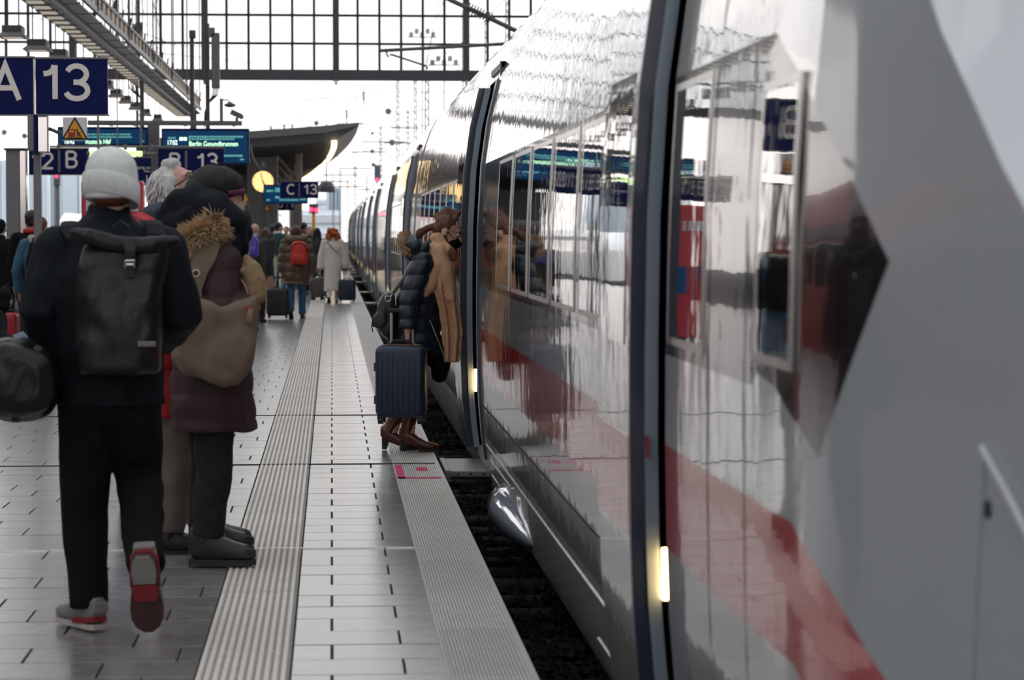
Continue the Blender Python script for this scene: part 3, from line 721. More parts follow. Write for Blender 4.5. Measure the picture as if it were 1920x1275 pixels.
# pipe with the B signs
YB = 48.0
t = thing('sign_pipe', 'thin pale pipe on which the B signs hang', 'pipe', (0, YB, at(200, 275, YB).z))
xa, xb = at(58, 275, YB).x, at(420, 275, YB).x
MB().tube([(xa, 0, 0), (xb, 0, 0)], .02, 10).build('pipe', m_steel_l, t)
for px in (110, 185, 235, 283): x = at(px, 275, YB).x; MB().bbox(x - .03, x + .03, -.03, .03, -.06, .05, .006).build('clamp', m_grey, t)
for px, y0 in ((184, 214), (220, 130), (264, 205)):
    x = at(px, 275, YB).x; MB().tube([(x, .02, 0), (x, .02, at(px, y0, YB).z - t.location.z)], .022 if px != 220 else .012, 8).build('hanger_rod', m_grey, t)
sign('platform_sign', 'blue double sign reading 12 and B, below the warning sign', 54, 166, 279, 327, YB, [('12', 80, 301, 33), ('B', 134, 299, 33)], 'middle blue platform signs', seps=(111,))
sign('platform_sign', 'blue sign reading B 13 just above the white-haired person', 297, 420, 279, 328, YB, [('B', 328, 302, 32), ('13', 389, 302, 32)], 'middle blue platform signs', seps=(349,))
tt = sign('exit_sign', 'small dark blue exit sign mostly hidden by the grey beanie', 166, 283, 296, 347, YB - .3, [], None)
ce = tt.location; pxm = F_PX / (YB - .3)
for s_, px, py, ch in (('Ausgang zu', 282, 314, 6), ('und', 270, 340, 5), ('1', 280, 336, 13), ('Gleis', 282, 321, 4)):
    p = at(px, py, YB - .3) - ce; text_mesh(s_, ch / pxm / .7, m_let, 'lettering', tt, (p.x, -.004, p.z), align='RIGHT')
t = thing('tube_lamp', 'greenish lit tube lamp behind the top of the grey beanie', 'lamp', at(218, 288, YB - .5))
MB().bbox(-.50, .50, -.05, .05, -.05, .05, .02).build('tube', M('green_tube', (.6, .95, .35), .4, emit=.8), t)
for sx in (-1, 1): MB().tube([(sx * .5, 0, 0), (sx * .56, 0, 0)], .045, 10).build('cap', m_grey, t)
MB().tube([(.56, 0, 0), (.75, .1, 0)], .03, 10).build('arm', m_grey, t)
MB().tube([(0, 0, .04), (0, .25, .12), (0, .5, .13)], .015, 8).build('hanger', m_grey, t)
# farther C and D signs, clock, blue boards
sign('platform_sign', 'small distant blue sign reading C 13', 526, 597, 341, 371, 80, [('C', 546, 355, 20.5), ('13', 582, 355, 20.5)], 'far blue platform signs', seps=(561,))
sign('platform_sign', 'tiny farthest blue sign reading D 13', 513, 566, 377, 394, 118, [('D', 526, 384, 11), ('13', 551, 384, 11)], 'far blue platform signs', seps=(538,))
board('distant small blue indicator board behind the C 13 sign', 494, 577, 346, 382, 84.9, [], [(500, 512, 358, 4), (516, 524, 356, 8), (516, 524, 370, 4), (524, 560, 375, 3), (563, 574, 374, 3), (500, 506, 375, 3)])
YC = 88.5
ce = at(493, 340.5, YC); t = thing('platform_clock', 'round glowing platform clock with pale yellow face under the canopy', 'clock', ce)
R = 19.8 * YC / F_PX
MB().tube([(0, -.01, 0), (0, .16, 0)], R + .02, 40).build('case', m_dgrey, t, True); MB().tube([(0, -.02, 0), (0, -.005, 0)], R - .005, 40).build('face', M('clock_face', (1., .66, .26), .5, emit=.85), t)
mb = MB()
for k in range(12):
    a = k * math.pi / 6; mb.box(-.012, .012, -.026, -.02, R * .8, R * .93, mat=Matrix.Rotation(a, 4, 'Y'))
mb.build('hour_marks', m_black, t)
MB().box(-.022, .022, -.03, -.024, -.05, R * .55, mat=Matrix.Rotation(math.radians(150), 4, 'Y')).build('hour_hand', m_black, t)
MB().box(-.015, .015, -.034, -.028, -.08, R * .85, mat=Matrix.Rotation(math.radians(-14), 4, 'Y')).build('minute_hand', m_black, t)
MB().tube([(-.05, .08, R), (-.35, .08, R + .45), (-.45, .08, at(470, 270, YC).z - ce.z)], .03, 8).build('hanger', m_grey, t)
MB().bbox(-.05, .06, .05, .11, R + .12, R + .35, .01).build('hanger_plate', m_grey, t)
for lb, px, py, hh, Y in (('tiny yellow warning triangle right of the black hood, below the clock', 459, 372, 22, 70), ('tiny yellow warning triangle on the ribbed wall below the C 13 board', 501, 391, 15, 92.4), ('tiny yellow warning sign below the D 13 sign', 521, 401, 12, 117.6)):
    ce = at(px, py, Y); t = thing('warning_triangle', lb, 'warning sign', ce, 0, 'small yellow warning triangles'); r = hh * .6 * Y / F_PX
    tri(r, -.03, .0).build('border', m_black, t); tri(r * .72, -.036, -.02).build('triangle', m_yel, t); MB().box(-.03, .03, 0, .05, -ce.z, r * .6).build('post', m_grey, t)
# hanging rectangular lamps in a row
LN = ['nearest', 'second', 'third', 'fourth', 'fifth', 'sixth', 'seventh', 'eighth', 'ninth', 'tenth']
for k, (px, py, Y, wd) in enumerate(((25, 60, 42.7, 50), (71, 85, 45.7, 48), (112, 103, 48.5, 38), (150, 127, 52.5, 32), (202, 159, 58, 24), (218, 175, 61, 27), (236, 187, 64.4, 25), (254, 199, 67.8, 24), (273, 211, 71.5, 22), (296, 221, 76, 19))):
    ce = at(px, py, Y); ww = wd * Y / F_PX
    t = thing('pendant_lamp', LN[k] + ' of the grey rectangular pendant lamps hanging in a row', 'lamp', ce, 0, 'row of hanging platform lamps')
    MB().bbox(-ww * .36, ww * .36, -.25, .25, -.03, .10, .012).build('housing', m_dgrey, t)
    MB().rings([[V((sx * ww * a, sy * b, z)) for sx, sy in ((-1, -1), (1, -1), (1, 1), (-1, 1))] for a, b, z in ((.36, .25, -.02), (.5, .33, -.085), (.5, .33, -.10))]).build('shade', m_grey, t)
    MB().box(-ww * .34, ww * .34, -.22, .22, -.108, -.10).build('lens', m_lens, t)
    zt_ = at(px, -60, Y).z - ce.z
    for sx in (-1, 1): MB().tube([(sx * ww * .2, 0, .1), (sx * ww * .2, 0, max(3.5, zt_))], .012, 6).build('hanger_rod', m_dgrey, t)
# long lighting truss running down the hall
h = 4.0; y0, y1 = 36.0, 82.5
t = thing('lighting_truss', 'long grey lighting truss with rows of flat lamps running diagonally across the upper left', 'lighting truss', (-1.16 * h + .05, 0, CAM_H + h))
for dx, dz, w2, h2, m_, nm in ((-.08, 0, .05, .14, m_steel_l, 'main_beam'), (.26, .12, .03, .05, m_steel_l, 'side_rail'), (.26, .42, .03, .03, m_grey, 'side_rail'), (-.30, -.02, .03, .03, m_grey, 'side_rail'), (.1, .3, .025, .025, m_grey, 'side_rail')):
    MB().box(dx - w2, dx + w2, y0, y1, dz - h2, dz + h2).build(nm, m_, t)
lamp = MB().bbox(-.2, .2, -.30, .30, -.035, .035, .01).mesh('lamp_panel', m_grey); lamp2 = MB().bbox(-.13, .13, -.22, .22, -.01, .01, .004).mesh('lamp_panel_glass', m_lens)
slat = MB().bbox(-.03, .03, -.20, .20, -.12, .12, .006).mesh('side_plate', M('warm_plate', (.42, .34, .27), .5, obvar=.45))
n = int((y1 - y0) / 1.0)
for k in range(n):
    y = y0 + .5 + k * 1.0
    o = link('lamp_panel', lamp, t, (-.32, y, -.12)); link('lamp_glass', lamp2, o, (0, 0, -.04))
    link('side_plate', slat, t, (.24, y, .27))
    MB().box(-.32, .28, y + .42, y + .48, -.06, -.02).build('cross_bar', m_grey, t) if k % 2 == 0 else MB().tube([(.28, y, .45), (.30, y, .62)], .02, 6).build('clip', m_dgrey, t)
for k in range(7):
    y = y0 + 3 + k * 7; MB().tube([(-.1, y, .1), (-.1, y, 9.5)], .018, 6).build('hanger_rod', m_dgrey, t); MB().tube([(.3, y, .1), (.3, y, 9.5)], .018, 6).build('hanger_rod', m_dgrey, t)
MB().box(-.06, .26, y0, y1, -.05, -.03).build('tray_plate', m_steel_l, t)
e = MB(); e.bbox(-.05, .12, y1 - .3, y1 - .1, -.9, .2, .01); e.build('end_bracket', M('rust_red', (.20, .07, .05), .6), t)
# wide grey pillar and ticket machine behind the crowd
Y = 36.0; a, b = at(12, 282, Y), at(50, 282, Y)
t = thing('advertising_pillar', 'wide grey metal pillar with a mirror-bright side at the left edge', 'pillar', ((a.x + b.x) / 2, Y, 0)); wv = (b.x - a.x) / 2
MB().bbox(-wv, wv * .35, -.1, .12, 0, a.z, .01).build('body', m_grey, t); MB().bbox(wv * .35, wv, -.1, .12, 0, a.z, .01).build('bright_side', m_chrome, t); MB().bbox(-wv - .02, wv + .02, -.14, .16, a.z, a.z + .03, .005).build('cap', m_dgrey, t)
Y = 38.0; a, b = at(152, 340, Y), at(268, 340, Y)
t = thing('ticket_machine', 'red framed ticket machine with pale panels behind the beanie man', 'ticket machine', ((a.x + b.x) / 2, Y, 0)); wv = (b.x - a.x) / 2
m_rp = M('machine_red', (.52, .035, .06), .4)
MB().bbox(-wv, wv, 0, .4, .05, a.z, .03).build('cabinet', m_rp, t); MB().bbox(-wv + .05, wv - .05, .02, .38, 0, .06, .005).build('plinth', m_dgrey, t)
zz0, zz1 = at(200, 396, Y).z, at(200, 374, Y).z
for sx in (-1, 1): MB().bbox(sx * wv * .55 - .14, sx * wv * .55 + .14, -.012, .01, zz0, zz1, .004).build('panel', M('machine_panel', (.55, .58, .62), .3) if sx < 0 else bpy.data.materials['machine_panel'], t)
MB().bbox(-.25, .25, -.015, .01, .8, 1.25, .006).build('screen', m_scr, t)
# ------------------------------------------------------------------ beyond the hall: canopy, wires, masts, towers, other trains
m_far = M('far_steel', (.13, .13, .15), .6)
m_mast = M('hazy_mast', (.12, .125, .14), .7)
m_can = M('canopy_soffit', (.10, .10, .115), .6)
m_canl = M('canopy_fascia', (.24, .24, .26), .5)
def bend(Y): return -2.0 * max(0, (Y - 92) / 62) ** 1.6
t = thing('platform_canopy', 'dark curved platform canopy with a strip of warm lights, beyond the hall end', 'canopy', (0, 89, 0))
def cprof(Y, dx=0): return [(x + bend(Y) + dx, z) for x, z in ((-7.0, 4.35), (-1.2, 4.75), (.15, 4.9), (.95, 5.40), (.95, 5.52), (-.3, 5.38), (-7.0, 4.85))]
mb = MB(); ys = [89 + k * 6 for k in range(16)]
mb.rings([[V((x, y - 89, z)) for x, z in cprof(y)] for y in ys]); mb.build('roof_slab', m_can, t)
mb = MB(); mb.prism([(x, z) for x, z in ((-7.0, 4.62), (-.3, 5.16), (.97, 5.42), (.97, 5.54), (-.3, 5.42), (-7.0, 4.9))], 'y', -.06, -.0); mb.build('fascia', m_canl, t)
mb = MB(); rs = [[V((.95 + bend(y), y - 89, 5.40)), V((.98 + bend(y), y - 89, 5.40)), V((.98 + bend(y), y - 89, 5.54)), V((.95 + bend(y), y - 89, 5.54))] for y in ys]; mb.rings(rs); mb.build('edge_gutter', m_canl, t)
rib = None
for k in range(15):
    y = 90 + k * 2.4
    q = MB(); q.prism([(x + bend(y), z) for x, z in ((-6.9, 4.29), (-1.2, 4.68), (.1, 4.83), (.1, 4.9), (-1.2, 4.76), (-6.9, 4.36))], 'y', y - 89.05, y - 88.95); q.build('soffit_rib', m_dgrey, t)
m_strip = M('canopy_light', (1., .70, .36), .4, emit=5)
for k in range(30):
    y = 89.6 + k * 2.3; x = .10 + bend(y)
    MB().bbox(x - .09, x + .09, y - 89 - .75, y - 89 + .75, 4.80, 4.87, .01).build('light', m_strip, t)
for y in (99, 112, 126, 140, 156):
    x = -1.25 + bend(y); MB().bbox(x - .13, x + .13, y - 89.13, y - 88.87, 0, 4.78, .02).build('column', m_canl, t)
    MB().tube([(x, y - 89, 3.6), (x - .9, y - 89, 4.66)], .06, 8).build('brace', m_canl, t)
for px in (508, 533, 548, 612):
    a = at(px, 248, 92); MB().box(a.x - .03, a.x + .03, 2.9, 3.0, 5.2, at(px, 233 if px != 508 else 236, 92).z).build('roof_post', m_far, t)
a, b = at(463, 300, 92.6), at(521, 300, 92.6)
t = thing('ribbed_wall', 'grey vertically ribbed wall under the canopy below the clock', 'wall panel', ((a.x + b.x) / 2, 92.6, 0)); wv = (b.x - a.x) / 2
MB().box(-wv, wv, 0, .2, 0, 4.4).build('backing', m_dgrey, t)
for k in range(12): x = -wv + (k + .5) * 2 * wv / 12; MB().bbox(x - .03, x + .03, -.05, .0, 0, 4.4, .006).build('rib', m_canl, t)
t = thing('added_building', 'added dark building under the canopy, there to darken the train window reflections', 'building', (-4.4, 98, 0))  # added, mostly hidden block that darkens what the train windows mirror
MB().bbox(-2.2, 1.9, 0, 50, 0, 3.9, .05).build('walls', M('building_dark', (.05, .052, .06), .4), t)
for k in range(12): MB().bbox(1.88, 1.95, 1 + k * 4, 4.2 + k * 4, .9, 3.2, .02).build('window', m_pane, t); 
for k in range(3): MB().bbox(-1.9 + k * 1.3, -.8 + k * 1.3, -.05, .02, .1, 2.6, .02).build('door_panel', m_pane, t)
# dark hanging lamp right of the C sign
ce = at(612, 352, 82); t = thing('dome_lamp', 'dark dome-shaped lamp on a rod just right of the C 13 sign', 'lamp', ce); r = 17 * 82 / F_PX
MB().rings([[V((q * r * math.cos(k * math.pi / 8), q * r * math.sin(k * math.pi / 8), z * r)) for k in range(16)] for q, z in ((.2, .75), (.6, .6), (.95, .1), (1, -.45), (.95, -.5))]).build('shade', m_dgrey, t)
MB().tube([(0, 0, .6 * r), (0, 0, at(612, 240, 82).z - ce.z)], .02, 6).build('rod', m_dgrey, t)
# lattice masts
def mast(label, px, py, Y, wpx, head=0, arms=()):
    zt = at(px, py, Y).z; s = wpx * Y / F_PX / 2; t = thing('lattice_mast', label, 'mast', (at(px, 400, Y).x, Y, -.93), 0, 'steel masts beyond the hall'); H = zt + .93
    for sx in (-1, 1):
        for sy in (-1, 1): MB().tube([(sx * s, sy * s, 0), (sx * s * .6, sy * s * .6, H)], s * .16 + .012, 4).build('leg', m_mast, t)
    mb = MB(); n = max(6, int(H / (s * 3.2)))
    for k in range(n):
        z0, z1 = H * k / n, H * (k + 1) / n; a, b = lerp(s, s * .6, k / n), lerp(s, s * .6, (k + 1) / n); d = 1 if k % 2 else -1
        for sy in (-1, 1): mb.tube([(-d * a, sy * a, z0), (d * b, sy * b, z1)], s * .10 + .01, 4); mb.tube([(sy * a, -d * a, z0), (sy * b, d * b, z1)], s * .10 + .01, 4)
    tag(mb.build('bracing', m_mast, t), kind='stuff')
    if head:
        for k in range(-2, 3): MB().bbox(k * .55 - .2, k * .55 + .2, -.2, .2, H - .2 + (.35 if k % 2 else 0), H + .3 + (.35 if k % 2 else 0), .04).build('floodlight', m_mast, t)
        MB().box(-1.5, 1.5, -.06, .06, H - .25, H - .15).build('crossbar', m_mast, t)
    for (py2, l0, l1) in arms:
        z = at(px, py2, Y).z + .93; MB().tube([(l0, 0, z), (l1, 0, z)], .035 * Y / 120, 6).build('arm', m_mast, t)
P = 'pale lattice mast behind the train roof, '
mast(P + 'first from the left, with a long cross arm', 746, 150, 210, 7, arms=((268, -1.2, 1.2),))
mast(P + 'second from the left and shorter', 765, 205, 218, 6, arms=((240, -1.5, 1),))
mast(P + 'third from the left', 779, 150, 226, 7); mast(P + 'fourth from the left, widest of the group', 801, 148, 236, 10, arms=((290, -2.5, 1.5),))
mast('slim floodlight mast with a cluster of lamps above the steel beam', 792, 66, 246, 3, head=1); mast('floodlight mast with lamps just below the cantilever arm', 833, 118, 230, 3, head=1)
mast('lattice mast right of the second gable post', 912, 40, 190, 8); mast('tall lattice mast nearest the train roof at the top', 951, 0, 170, 9); mast('slim mast between the floodlights and the train roof', 868, 20, 220, 4)
mast('short lattice mast above the train roofs in the far distance', 714, 236, 200, 6, arms=((266, -1.6, 2), (285, -2.4, .5))); mast('thin lattice mast near the end of the canopy', 666, 310, 230, 5, arms=((316, -1.5, 1.5),)); mast('faint lattice mast left of the far signal', 688, 330, 260, 5)
for k, (px, py) in enumerate(((638, 318), (652, 340), (625, 330), (700, 345))): mast(['faint thin mast right of the canopy edge', 'faint mast over the far end of the train', 'faint mast just under the canopy edge', 'faint low mast over the far train roofs'][k], px, py, 280 + 14 * k, 4, arms=((py + 10, -2, 2),))
# overhead wires
m_wire = M('wire_dark', (.10, .10, .11), .6)
def wire(label, pts, r=None, group='overhead wires'):
    p = [at(*q) for q in pts]; o = p[0].copy(); Y = pts[0][2]
    mb = MB(); mb.tube([q - o for q in p], r or .55 * Y / F_PX, 5); w_ = mb.build('overhead_wire', m_wire, None, loc=o); tag(w_, label, 'wire', group)
WL = [('thin overhead wire rising from the canopy roof to the right', [(470, 262, 140), (640, 190, 140), (900, 120, 140)]), ('overhead wire just below the long steel beam', [(440, 205, 130), (700, 172, 130), (960, 175, 130)]),
      ('pale wire crossing the gap above the canopy', [(440, 196, 150), (560, 186, 150), (760, 182, 150)]), ('wire passing over the canopy top edge', [(450, 228, 120), (600, 238, 120), (800, 205, 120)]),
      ('wire descending behind the clock canopy towards the train', [(520, 215, 160), (700, 240, 160), (800, 235, 160)]), ('steep wire beside the cantilever arm', [(826, -5, 70), (810, 60, 74), (795, 150, 78)]),
      ('steep wire left of the cantilever arm', [(834, -5, 70), (818, 40, 74), (797, 125, 78)]), ('slanting wire rising to the top right of the glazing', [(798, 128, 76), (880, 70, 70), (945, 0, 64)]),
      ('level wire low over the far train roofs', [(600, 300, 170), (760, 268, 170)]), ('lower level wire over the far train roofs', [(610, 320, 190), (740, 330, 190)]), ('wire in front of the glazing at the upper left', [(60, 30, 80), (300, 100, 80), (480, 118, 80)]),
      ('second wire in front of the glazing at the upper left', [(210, 40, 80), (330, 85, 80), (480, 90, 80)]), ('drop wire with knots left of the gable post', [(235, 0, 60), (246, 40, 60), (258, 0, 60)]), ('long V-shaped drop wire at the upper left', [(263, -5, 60), (280, 70, 60), (297, -5, 60)]),
      ('wider V-shaped drop wire left of the antenna mast', [(285, -5, 60), (312, 105, 60), (336, 95, 60)]), ('wire crossing diagonally between the indicator board and canopy', [(470, 235, 110), (640, 262, 110), (720, 280, 110)]), ('wire at the left edge below the A sign', [(-5, 225, 90), (60, 262, 90), (110, 250, 90)]), ('lower wire at the left edge beside the pillar', [(-5, 250, 90), (60, 270, 90)])]
for l, p in WL: wire(l, p)
for k, (px, py, r) in enumerate(((593, 231, 4.5), (728, 209, 6), (698, 250, 3), (735, 267, 6), (698, 284, 4), (700, 309, 4), (8, 248, 5), (46, 255, 5))):
    Y = 120; ce = at(px, py, Y); q = r * Y / F_PX
    t = thing('tension_wheel', ['dark round wheel on a wire above the canopy', 'large dark wheel high between canopy and masts', 'smallest dark wheel right of the canopy tip', 'large dark wheel left of the lattice masts', 'small dark wheel below the canopy tip level', 'lowest dark wheel above the far signal', 'dark round fitting on a wire below the letter A', 'dark round fitting between the A sign and the pillar'][k], 'wheel', ce, 0, 'round fittings on the overhead line')
    MB().tube([(0, -.03, 0), (0, .03, 0)], (q, q * .8), 16, side=(1, 0, 0)).build('rim', m_far, t); MB().tube([(0, 0, 0), (q * 2.5, 0, 0)], .02, 6).build('arm', m_far, t)
# cantilever arms in the hall mouth
def arm(label, pts, r, extra=()):
    p = [at(*q) for q in pts]; t = thing('cantilever_arm', label, 'cantilever', p[0]); MB().tube([q - p[0] for q in p], r, 8).build('tube', m_far, t)
    for e in extra: MB().tube([at(*q) - p[0] for q in e], r * .6, 8).build('registration_tube', m_far, t)
    return t, p
arm('dark horizontal contact-wire arm reaching left from the train roof', [(713, 95, 76), (880, 86, 76), (1000, 79, 76)], .055, [[(724, 96, 76), (727, 107, 76), (733, 102, 76), (800, 124, 76), (801, 130, 76)]])
t, p = arm('dark sloping insulated arm above the train roof', [(836, -4, 72), (905, 28, 72), (985, 66, 72)], .07)
for k in range(9):
    q = at(878 + k * 5.2, 14 + k * 2.5, 72) - p[0]; MB().tube([q - V((.02, 0, -.01)), q + V((.02, 0, -.01))], .16, 10).build('insulator_disc', m_far, t)
for l, px, ya, yb, Y in (('hanging insulator rod right of the canopy tip', 682, 160, 200, 110), ('hanging insulator rod above the canopy tip', 650, 195, 232, 110), ('ribbed insulator rod lying level over the canopy tip', 0, 0, 0, 110)):
    t = thing('insulator', l, 'insulator', at(px, yb, Y) if px else at(655, 232, Y), 0, 'insulators on the overhead line'); s_ = Y / F_PX; L_ = (yb - ya) * s_ if px else 36 * s_
    MB().tube([(0, 0, 0), (0, 0, L_)] if px else [(0, 0, 0), (L_, 0, 0)], .022, 6).build('rod', m_far, t)
    mb = MB()
    for k in range(7): q = L_ * (.3 + .06 * k); c_ = V((0, 0, q)) if px else V((q, 0, 0)); d_ = V((0, 0, .015)) if px else V((.015, 0, 0)); mb.tube([c_ - d_, c_ + d_], .06, 8)
    mb.build('ribs', m_far, t)
# signals
m_redl = M('signal_red', (1., .03, .10), .4, emit=2.5)
def signal(label, px, py0, py1, Y, wpx, lights, orange=False):
    s = Y / F_PX; t = thing('rail_signal', label, 'signal', (at(px, 400, Y).x, Y, -.93), 0, 'red railway signals'); z0, z1 = at(px, py1, Y).z + .93, at(px, py0, Y).z + .93
    MB().bbox(-wpx * s / 2, wpx * s / 2, 0, .3, z0, z1, .03).build('head', M('signal_head', (.05, .075, .10), .5) if 'signal_head' not in bpy.data.materials else bpy.data.materials['signal_head'], t)
    MB().bbox(-.1, .1, .1, .3, 0, z0, .01).build('mast', m_yel if orange else m_mast, t)
    for lx, ly, r in lights: q = at(lx, ly, Y) - t.location; MB().tube([(q.x, -.04, q.z), (q.x, .01, q.z)], r * s, 12).build('light', m_redl, t)
signal('dark tall signal with red light beside the 12 B sign', 107, 325, 348, 120, 11, [(106, 331, 3)]); signal('signal with small red light left of the sign post', 68, 352, 385, 140, 8, [(68, 362, 2.5)])
signal('signal with two red lights at the far platform end', 588, 382, 400, 150, 17, [(583, 393, 4), (593, 394, 4)], True); signal('dark signal with red light over the far train roofs', 708, 310, 340, 170, 12, [(707, 337, 3.5)])
# towers in the haze
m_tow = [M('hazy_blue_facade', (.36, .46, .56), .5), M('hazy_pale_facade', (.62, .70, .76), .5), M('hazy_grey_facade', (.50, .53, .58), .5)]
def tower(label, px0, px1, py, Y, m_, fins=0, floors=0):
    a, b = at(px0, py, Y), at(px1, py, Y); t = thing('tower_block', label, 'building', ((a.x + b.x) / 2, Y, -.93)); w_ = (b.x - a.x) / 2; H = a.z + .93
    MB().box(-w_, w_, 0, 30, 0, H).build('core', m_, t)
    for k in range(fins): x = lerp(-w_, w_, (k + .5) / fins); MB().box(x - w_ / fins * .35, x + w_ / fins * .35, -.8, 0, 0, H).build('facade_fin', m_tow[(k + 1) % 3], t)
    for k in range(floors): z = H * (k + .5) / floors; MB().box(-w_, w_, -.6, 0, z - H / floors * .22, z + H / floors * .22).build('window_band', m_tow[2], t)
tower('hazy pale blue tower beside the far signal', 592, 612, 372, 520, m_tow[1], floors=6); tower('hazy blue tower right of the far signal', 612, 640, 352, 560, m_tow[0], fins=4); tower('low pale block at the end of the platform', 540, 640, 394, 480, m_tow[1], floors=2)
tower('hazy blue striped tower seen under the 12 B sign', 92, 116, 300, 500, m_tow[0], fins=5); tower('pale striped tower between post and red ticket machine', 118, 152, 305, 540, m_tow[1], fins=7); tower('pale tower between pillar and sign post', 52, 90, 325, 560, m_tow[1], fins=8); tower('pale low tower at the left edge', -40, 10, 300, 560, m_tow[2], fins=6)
# other trains on the left tracks
def train_body(name, label, x, y0, y1, m_low, m_up, stripe=None, nose=False, top=3.1, win=True):
    t = thing(name, label, 'train', (x, y0, 0)); W = 2.9; L_ = y1 - y0
    oz = [(-.6, .0), (.9, -.02), (1.0, -.02), (2.0, .02), (2.3, .12), (2.8, .45), (top, 1.45)]
    def ring(y, k): return [V((o_ * k + (1 - k) * W / 2, y, -.6 + (z + .6) * (.45 + .55 * k))) for z, o_ in oz] + [V((W - o_ * k - (1 - k) * W / 2, y, -.6 + (z + .6) * (.45 + .55 * k))) for z, o_ in reversed(oz[:-1])]
    mb = MB(); st = [(0, .3), (.5, .55), (1.5, .8), (3, .95), (4.5, 1), (L_, 1)] if nose else [(0, 1), (L_, 1)]
    mb.rings([ring(y, k) for y, k in st]); mb.build('body', m_low, t, True)
    for sx, o_ in ((0, -.03), (1, .0)):
        MB().box(W * sx - .03, W * sx + .03, 5 if nose else .5, L_ - .5, 2.0, 2.25).build('cantrail', m_up, t)
        n = int((L_ - 6) / 2.6)
        for k in range(n): MB().bbox(W * sx - .03, W * sx + .03, 5.2 + k * 2.6, 7.2 + k * 2.6, 1.05, 1.9, .02).build('window', m_pane, t)
    return t
m_rtrain = M('regional_red', (.42, .02, .025), .35); m_upp = M('regional_grey', (.33, .33, .34), .4); m_wtrain = M('white_train', (.75, .75, .76), .3)
train_body('regional_train', 'red regional train on the track left of the platform, mirrored in the nearest car', -13.6, 2, 68, m_rtrain, m_upp)
train_body('white_train', 'white train nose on a track beyond the platform end at the left', at(137, 400, 150).x - 1.4, 150, 230, m_wtrain, m_upp, nose=True, top=2.6)
# ------------------------------------------------------------------ people: builder
import numpy as np
def remesh(mb, voxel, name, mats, parent, smooth_it=5, disp=None, matfn=None):
    """one continuous skin around everything collected in mb"""
    o = mb.build('tmp', mats if isinstance(mats, (list, tuple)) else [mats])
    md = o.modifiers.new('r', 'REMESH'); md.mode = 'VOXEL'; md.voxel_size = voxel; md.use_smooth_shade = True
    if smooth_it: sm_ = o.modifiers.new('s', 'SMOOTH'); sm_.factor = .5; sm_.iterations = smooth_it
    me = bpy.data.meshes.new_from_object(o.evaluated_get(bpy.context.evaluated_depsgraph_get()))
    old = o.data; bpy.data.objects.remove(o); bpy.data.meshes.remove(old); me.name = name
    n = len(me.vertices)
    if disp and n:
        co = np.empty(n * 3); me.vertices.foreach_get('co', co); no = np.empty(n * 3); me.vertices.foreach_get('normal', no)
        co = co.reshape(-1, 3); no = no.reshape(-1, 3)
        d = np.array([disp(V(c), V(k)) for c, k in zip(co, no)])
        co += no * d[:, None]; me.vertices.foreach_set('co', co.ravel()); me.update()
    if matfn:
        for p in me.polygons: p.material_index = matfn(p.center)
    me.polygons.foreach_set('use_smooth', [True] * len(me.polygons))
    return link(name, me, parent)
def folds(amp, fr=7., squash=.45): return lambda c, n: amp * (noise.noise(V((c.x * fr, c.y * fr, c.z * fr * squash))) + .5 * noise.noise(V((c.x * fr * 2.3, c.y * fr * 2.3, c.z * fr * 1.4 + 7))))
def quilt(pitch, depth, amp=.004):
    f_ = folds(amp)
    return lambda c, n: depth * (abs(math.sin(math.pi * (c.z + .012 * noise.noise(c * 5)) / pitch)) ** .55 - .8) * (1 - abs(n.z) * .7) + f_(c, n)
m_skin = M('skin', (.50, .29, .22), .5, var=.06); m_skin2 = M('rosy_skin', (.58, .33, .28), .5, var=.08)
m_eye = M('eye_white', (.75, .73, .7), .2); m_iris = M('eye_dark', (.02, .015, .012), .1)
m_lip = M('lips', (.42, .15, .13), .4)
m_blackc = M('black_cloth', (.006, .006, .007), .85, var=.2, spec=.15); m_charc = M('charcoal_cloth', (.014, .016, .02), .8, var=.25, nscale=20, spec=.2)
m_sole = M('rubber_sole', (.02, .02, .02), .7); m_white_r = M('white_sneaker', (.6, .6, .6), .6); m_blksh = M('black_leather', (.018, .018, .018), .4)
m_jean = M('blue_jeans', (.035, .11, .22), .8, var=.2, nscale=20); m_jeand = M('dark_jeans', (.020, .020, .022), .8, spec=.2, var=.25, nscale=25); m_jeanl = M('light_jeans', (.20, .26, .33), .8, var=.2)
def facing(deg): a = math.radians(deg); return V((math.sin(a), math.cos(a), 0)), V((math.cos(a), -math.sin(a), 0))
def stand(h, deg=0, step=0., arms=0.):
    """joints of a standing figure of height h facing deg (0 = away from the camera, 90 = to the right)"""
    f, r = facing(deg); Z = V((0, 0, 1)); J = {'f': f, 'r': r, 'h': h, 'hf': f.copy(), 'hu': Z.copy()}
    P = lambda x, y, z: r * (x * h) + f * (y * h) + Z * (z * h)
    J.update(head=P(0, .012, .928), neck=P(0, -.005, .84), chest=P(0, -.005, .74), waist=P(0, 0, .61), pelvis=P(0, -.005, .53))
    for s, k in ((-1, 'L'), (1, 'R')):
        J['s' + k] = P(.108 * s, -.005, .805); J['e' + k] = P((.138 + arms) * s, -.015, .62); J['w' + k] = P((.142 + arms) * s, .035, .475)
        J['h' + k] = P(.052 * s, 0, .52); st = step * (1 if s > 0 else -1)
        J['k' + k] = P(.055 * s, .02 + st * .5, .285); J['a' + k] = P(.052 * s, st, .045 + (abs(st) * .35 if st < 0 else 0))
        J['t' + k] = (f - Z * (.0 if st >= 0 else min(2, abs(st) * 6))).normalized()
    return J
def head_mat(J): 
    f = J['hf'].normalized(); u = J['hu'] - f * J['hu'].dot(f); u.normalize(); r = f.cross(u)
    return Matrix.Translation(J['head']) @ Matrix((r, f, u)).transposed().to_4x4() @ Matrix.Scale(J['h'] / 1.75, 4)
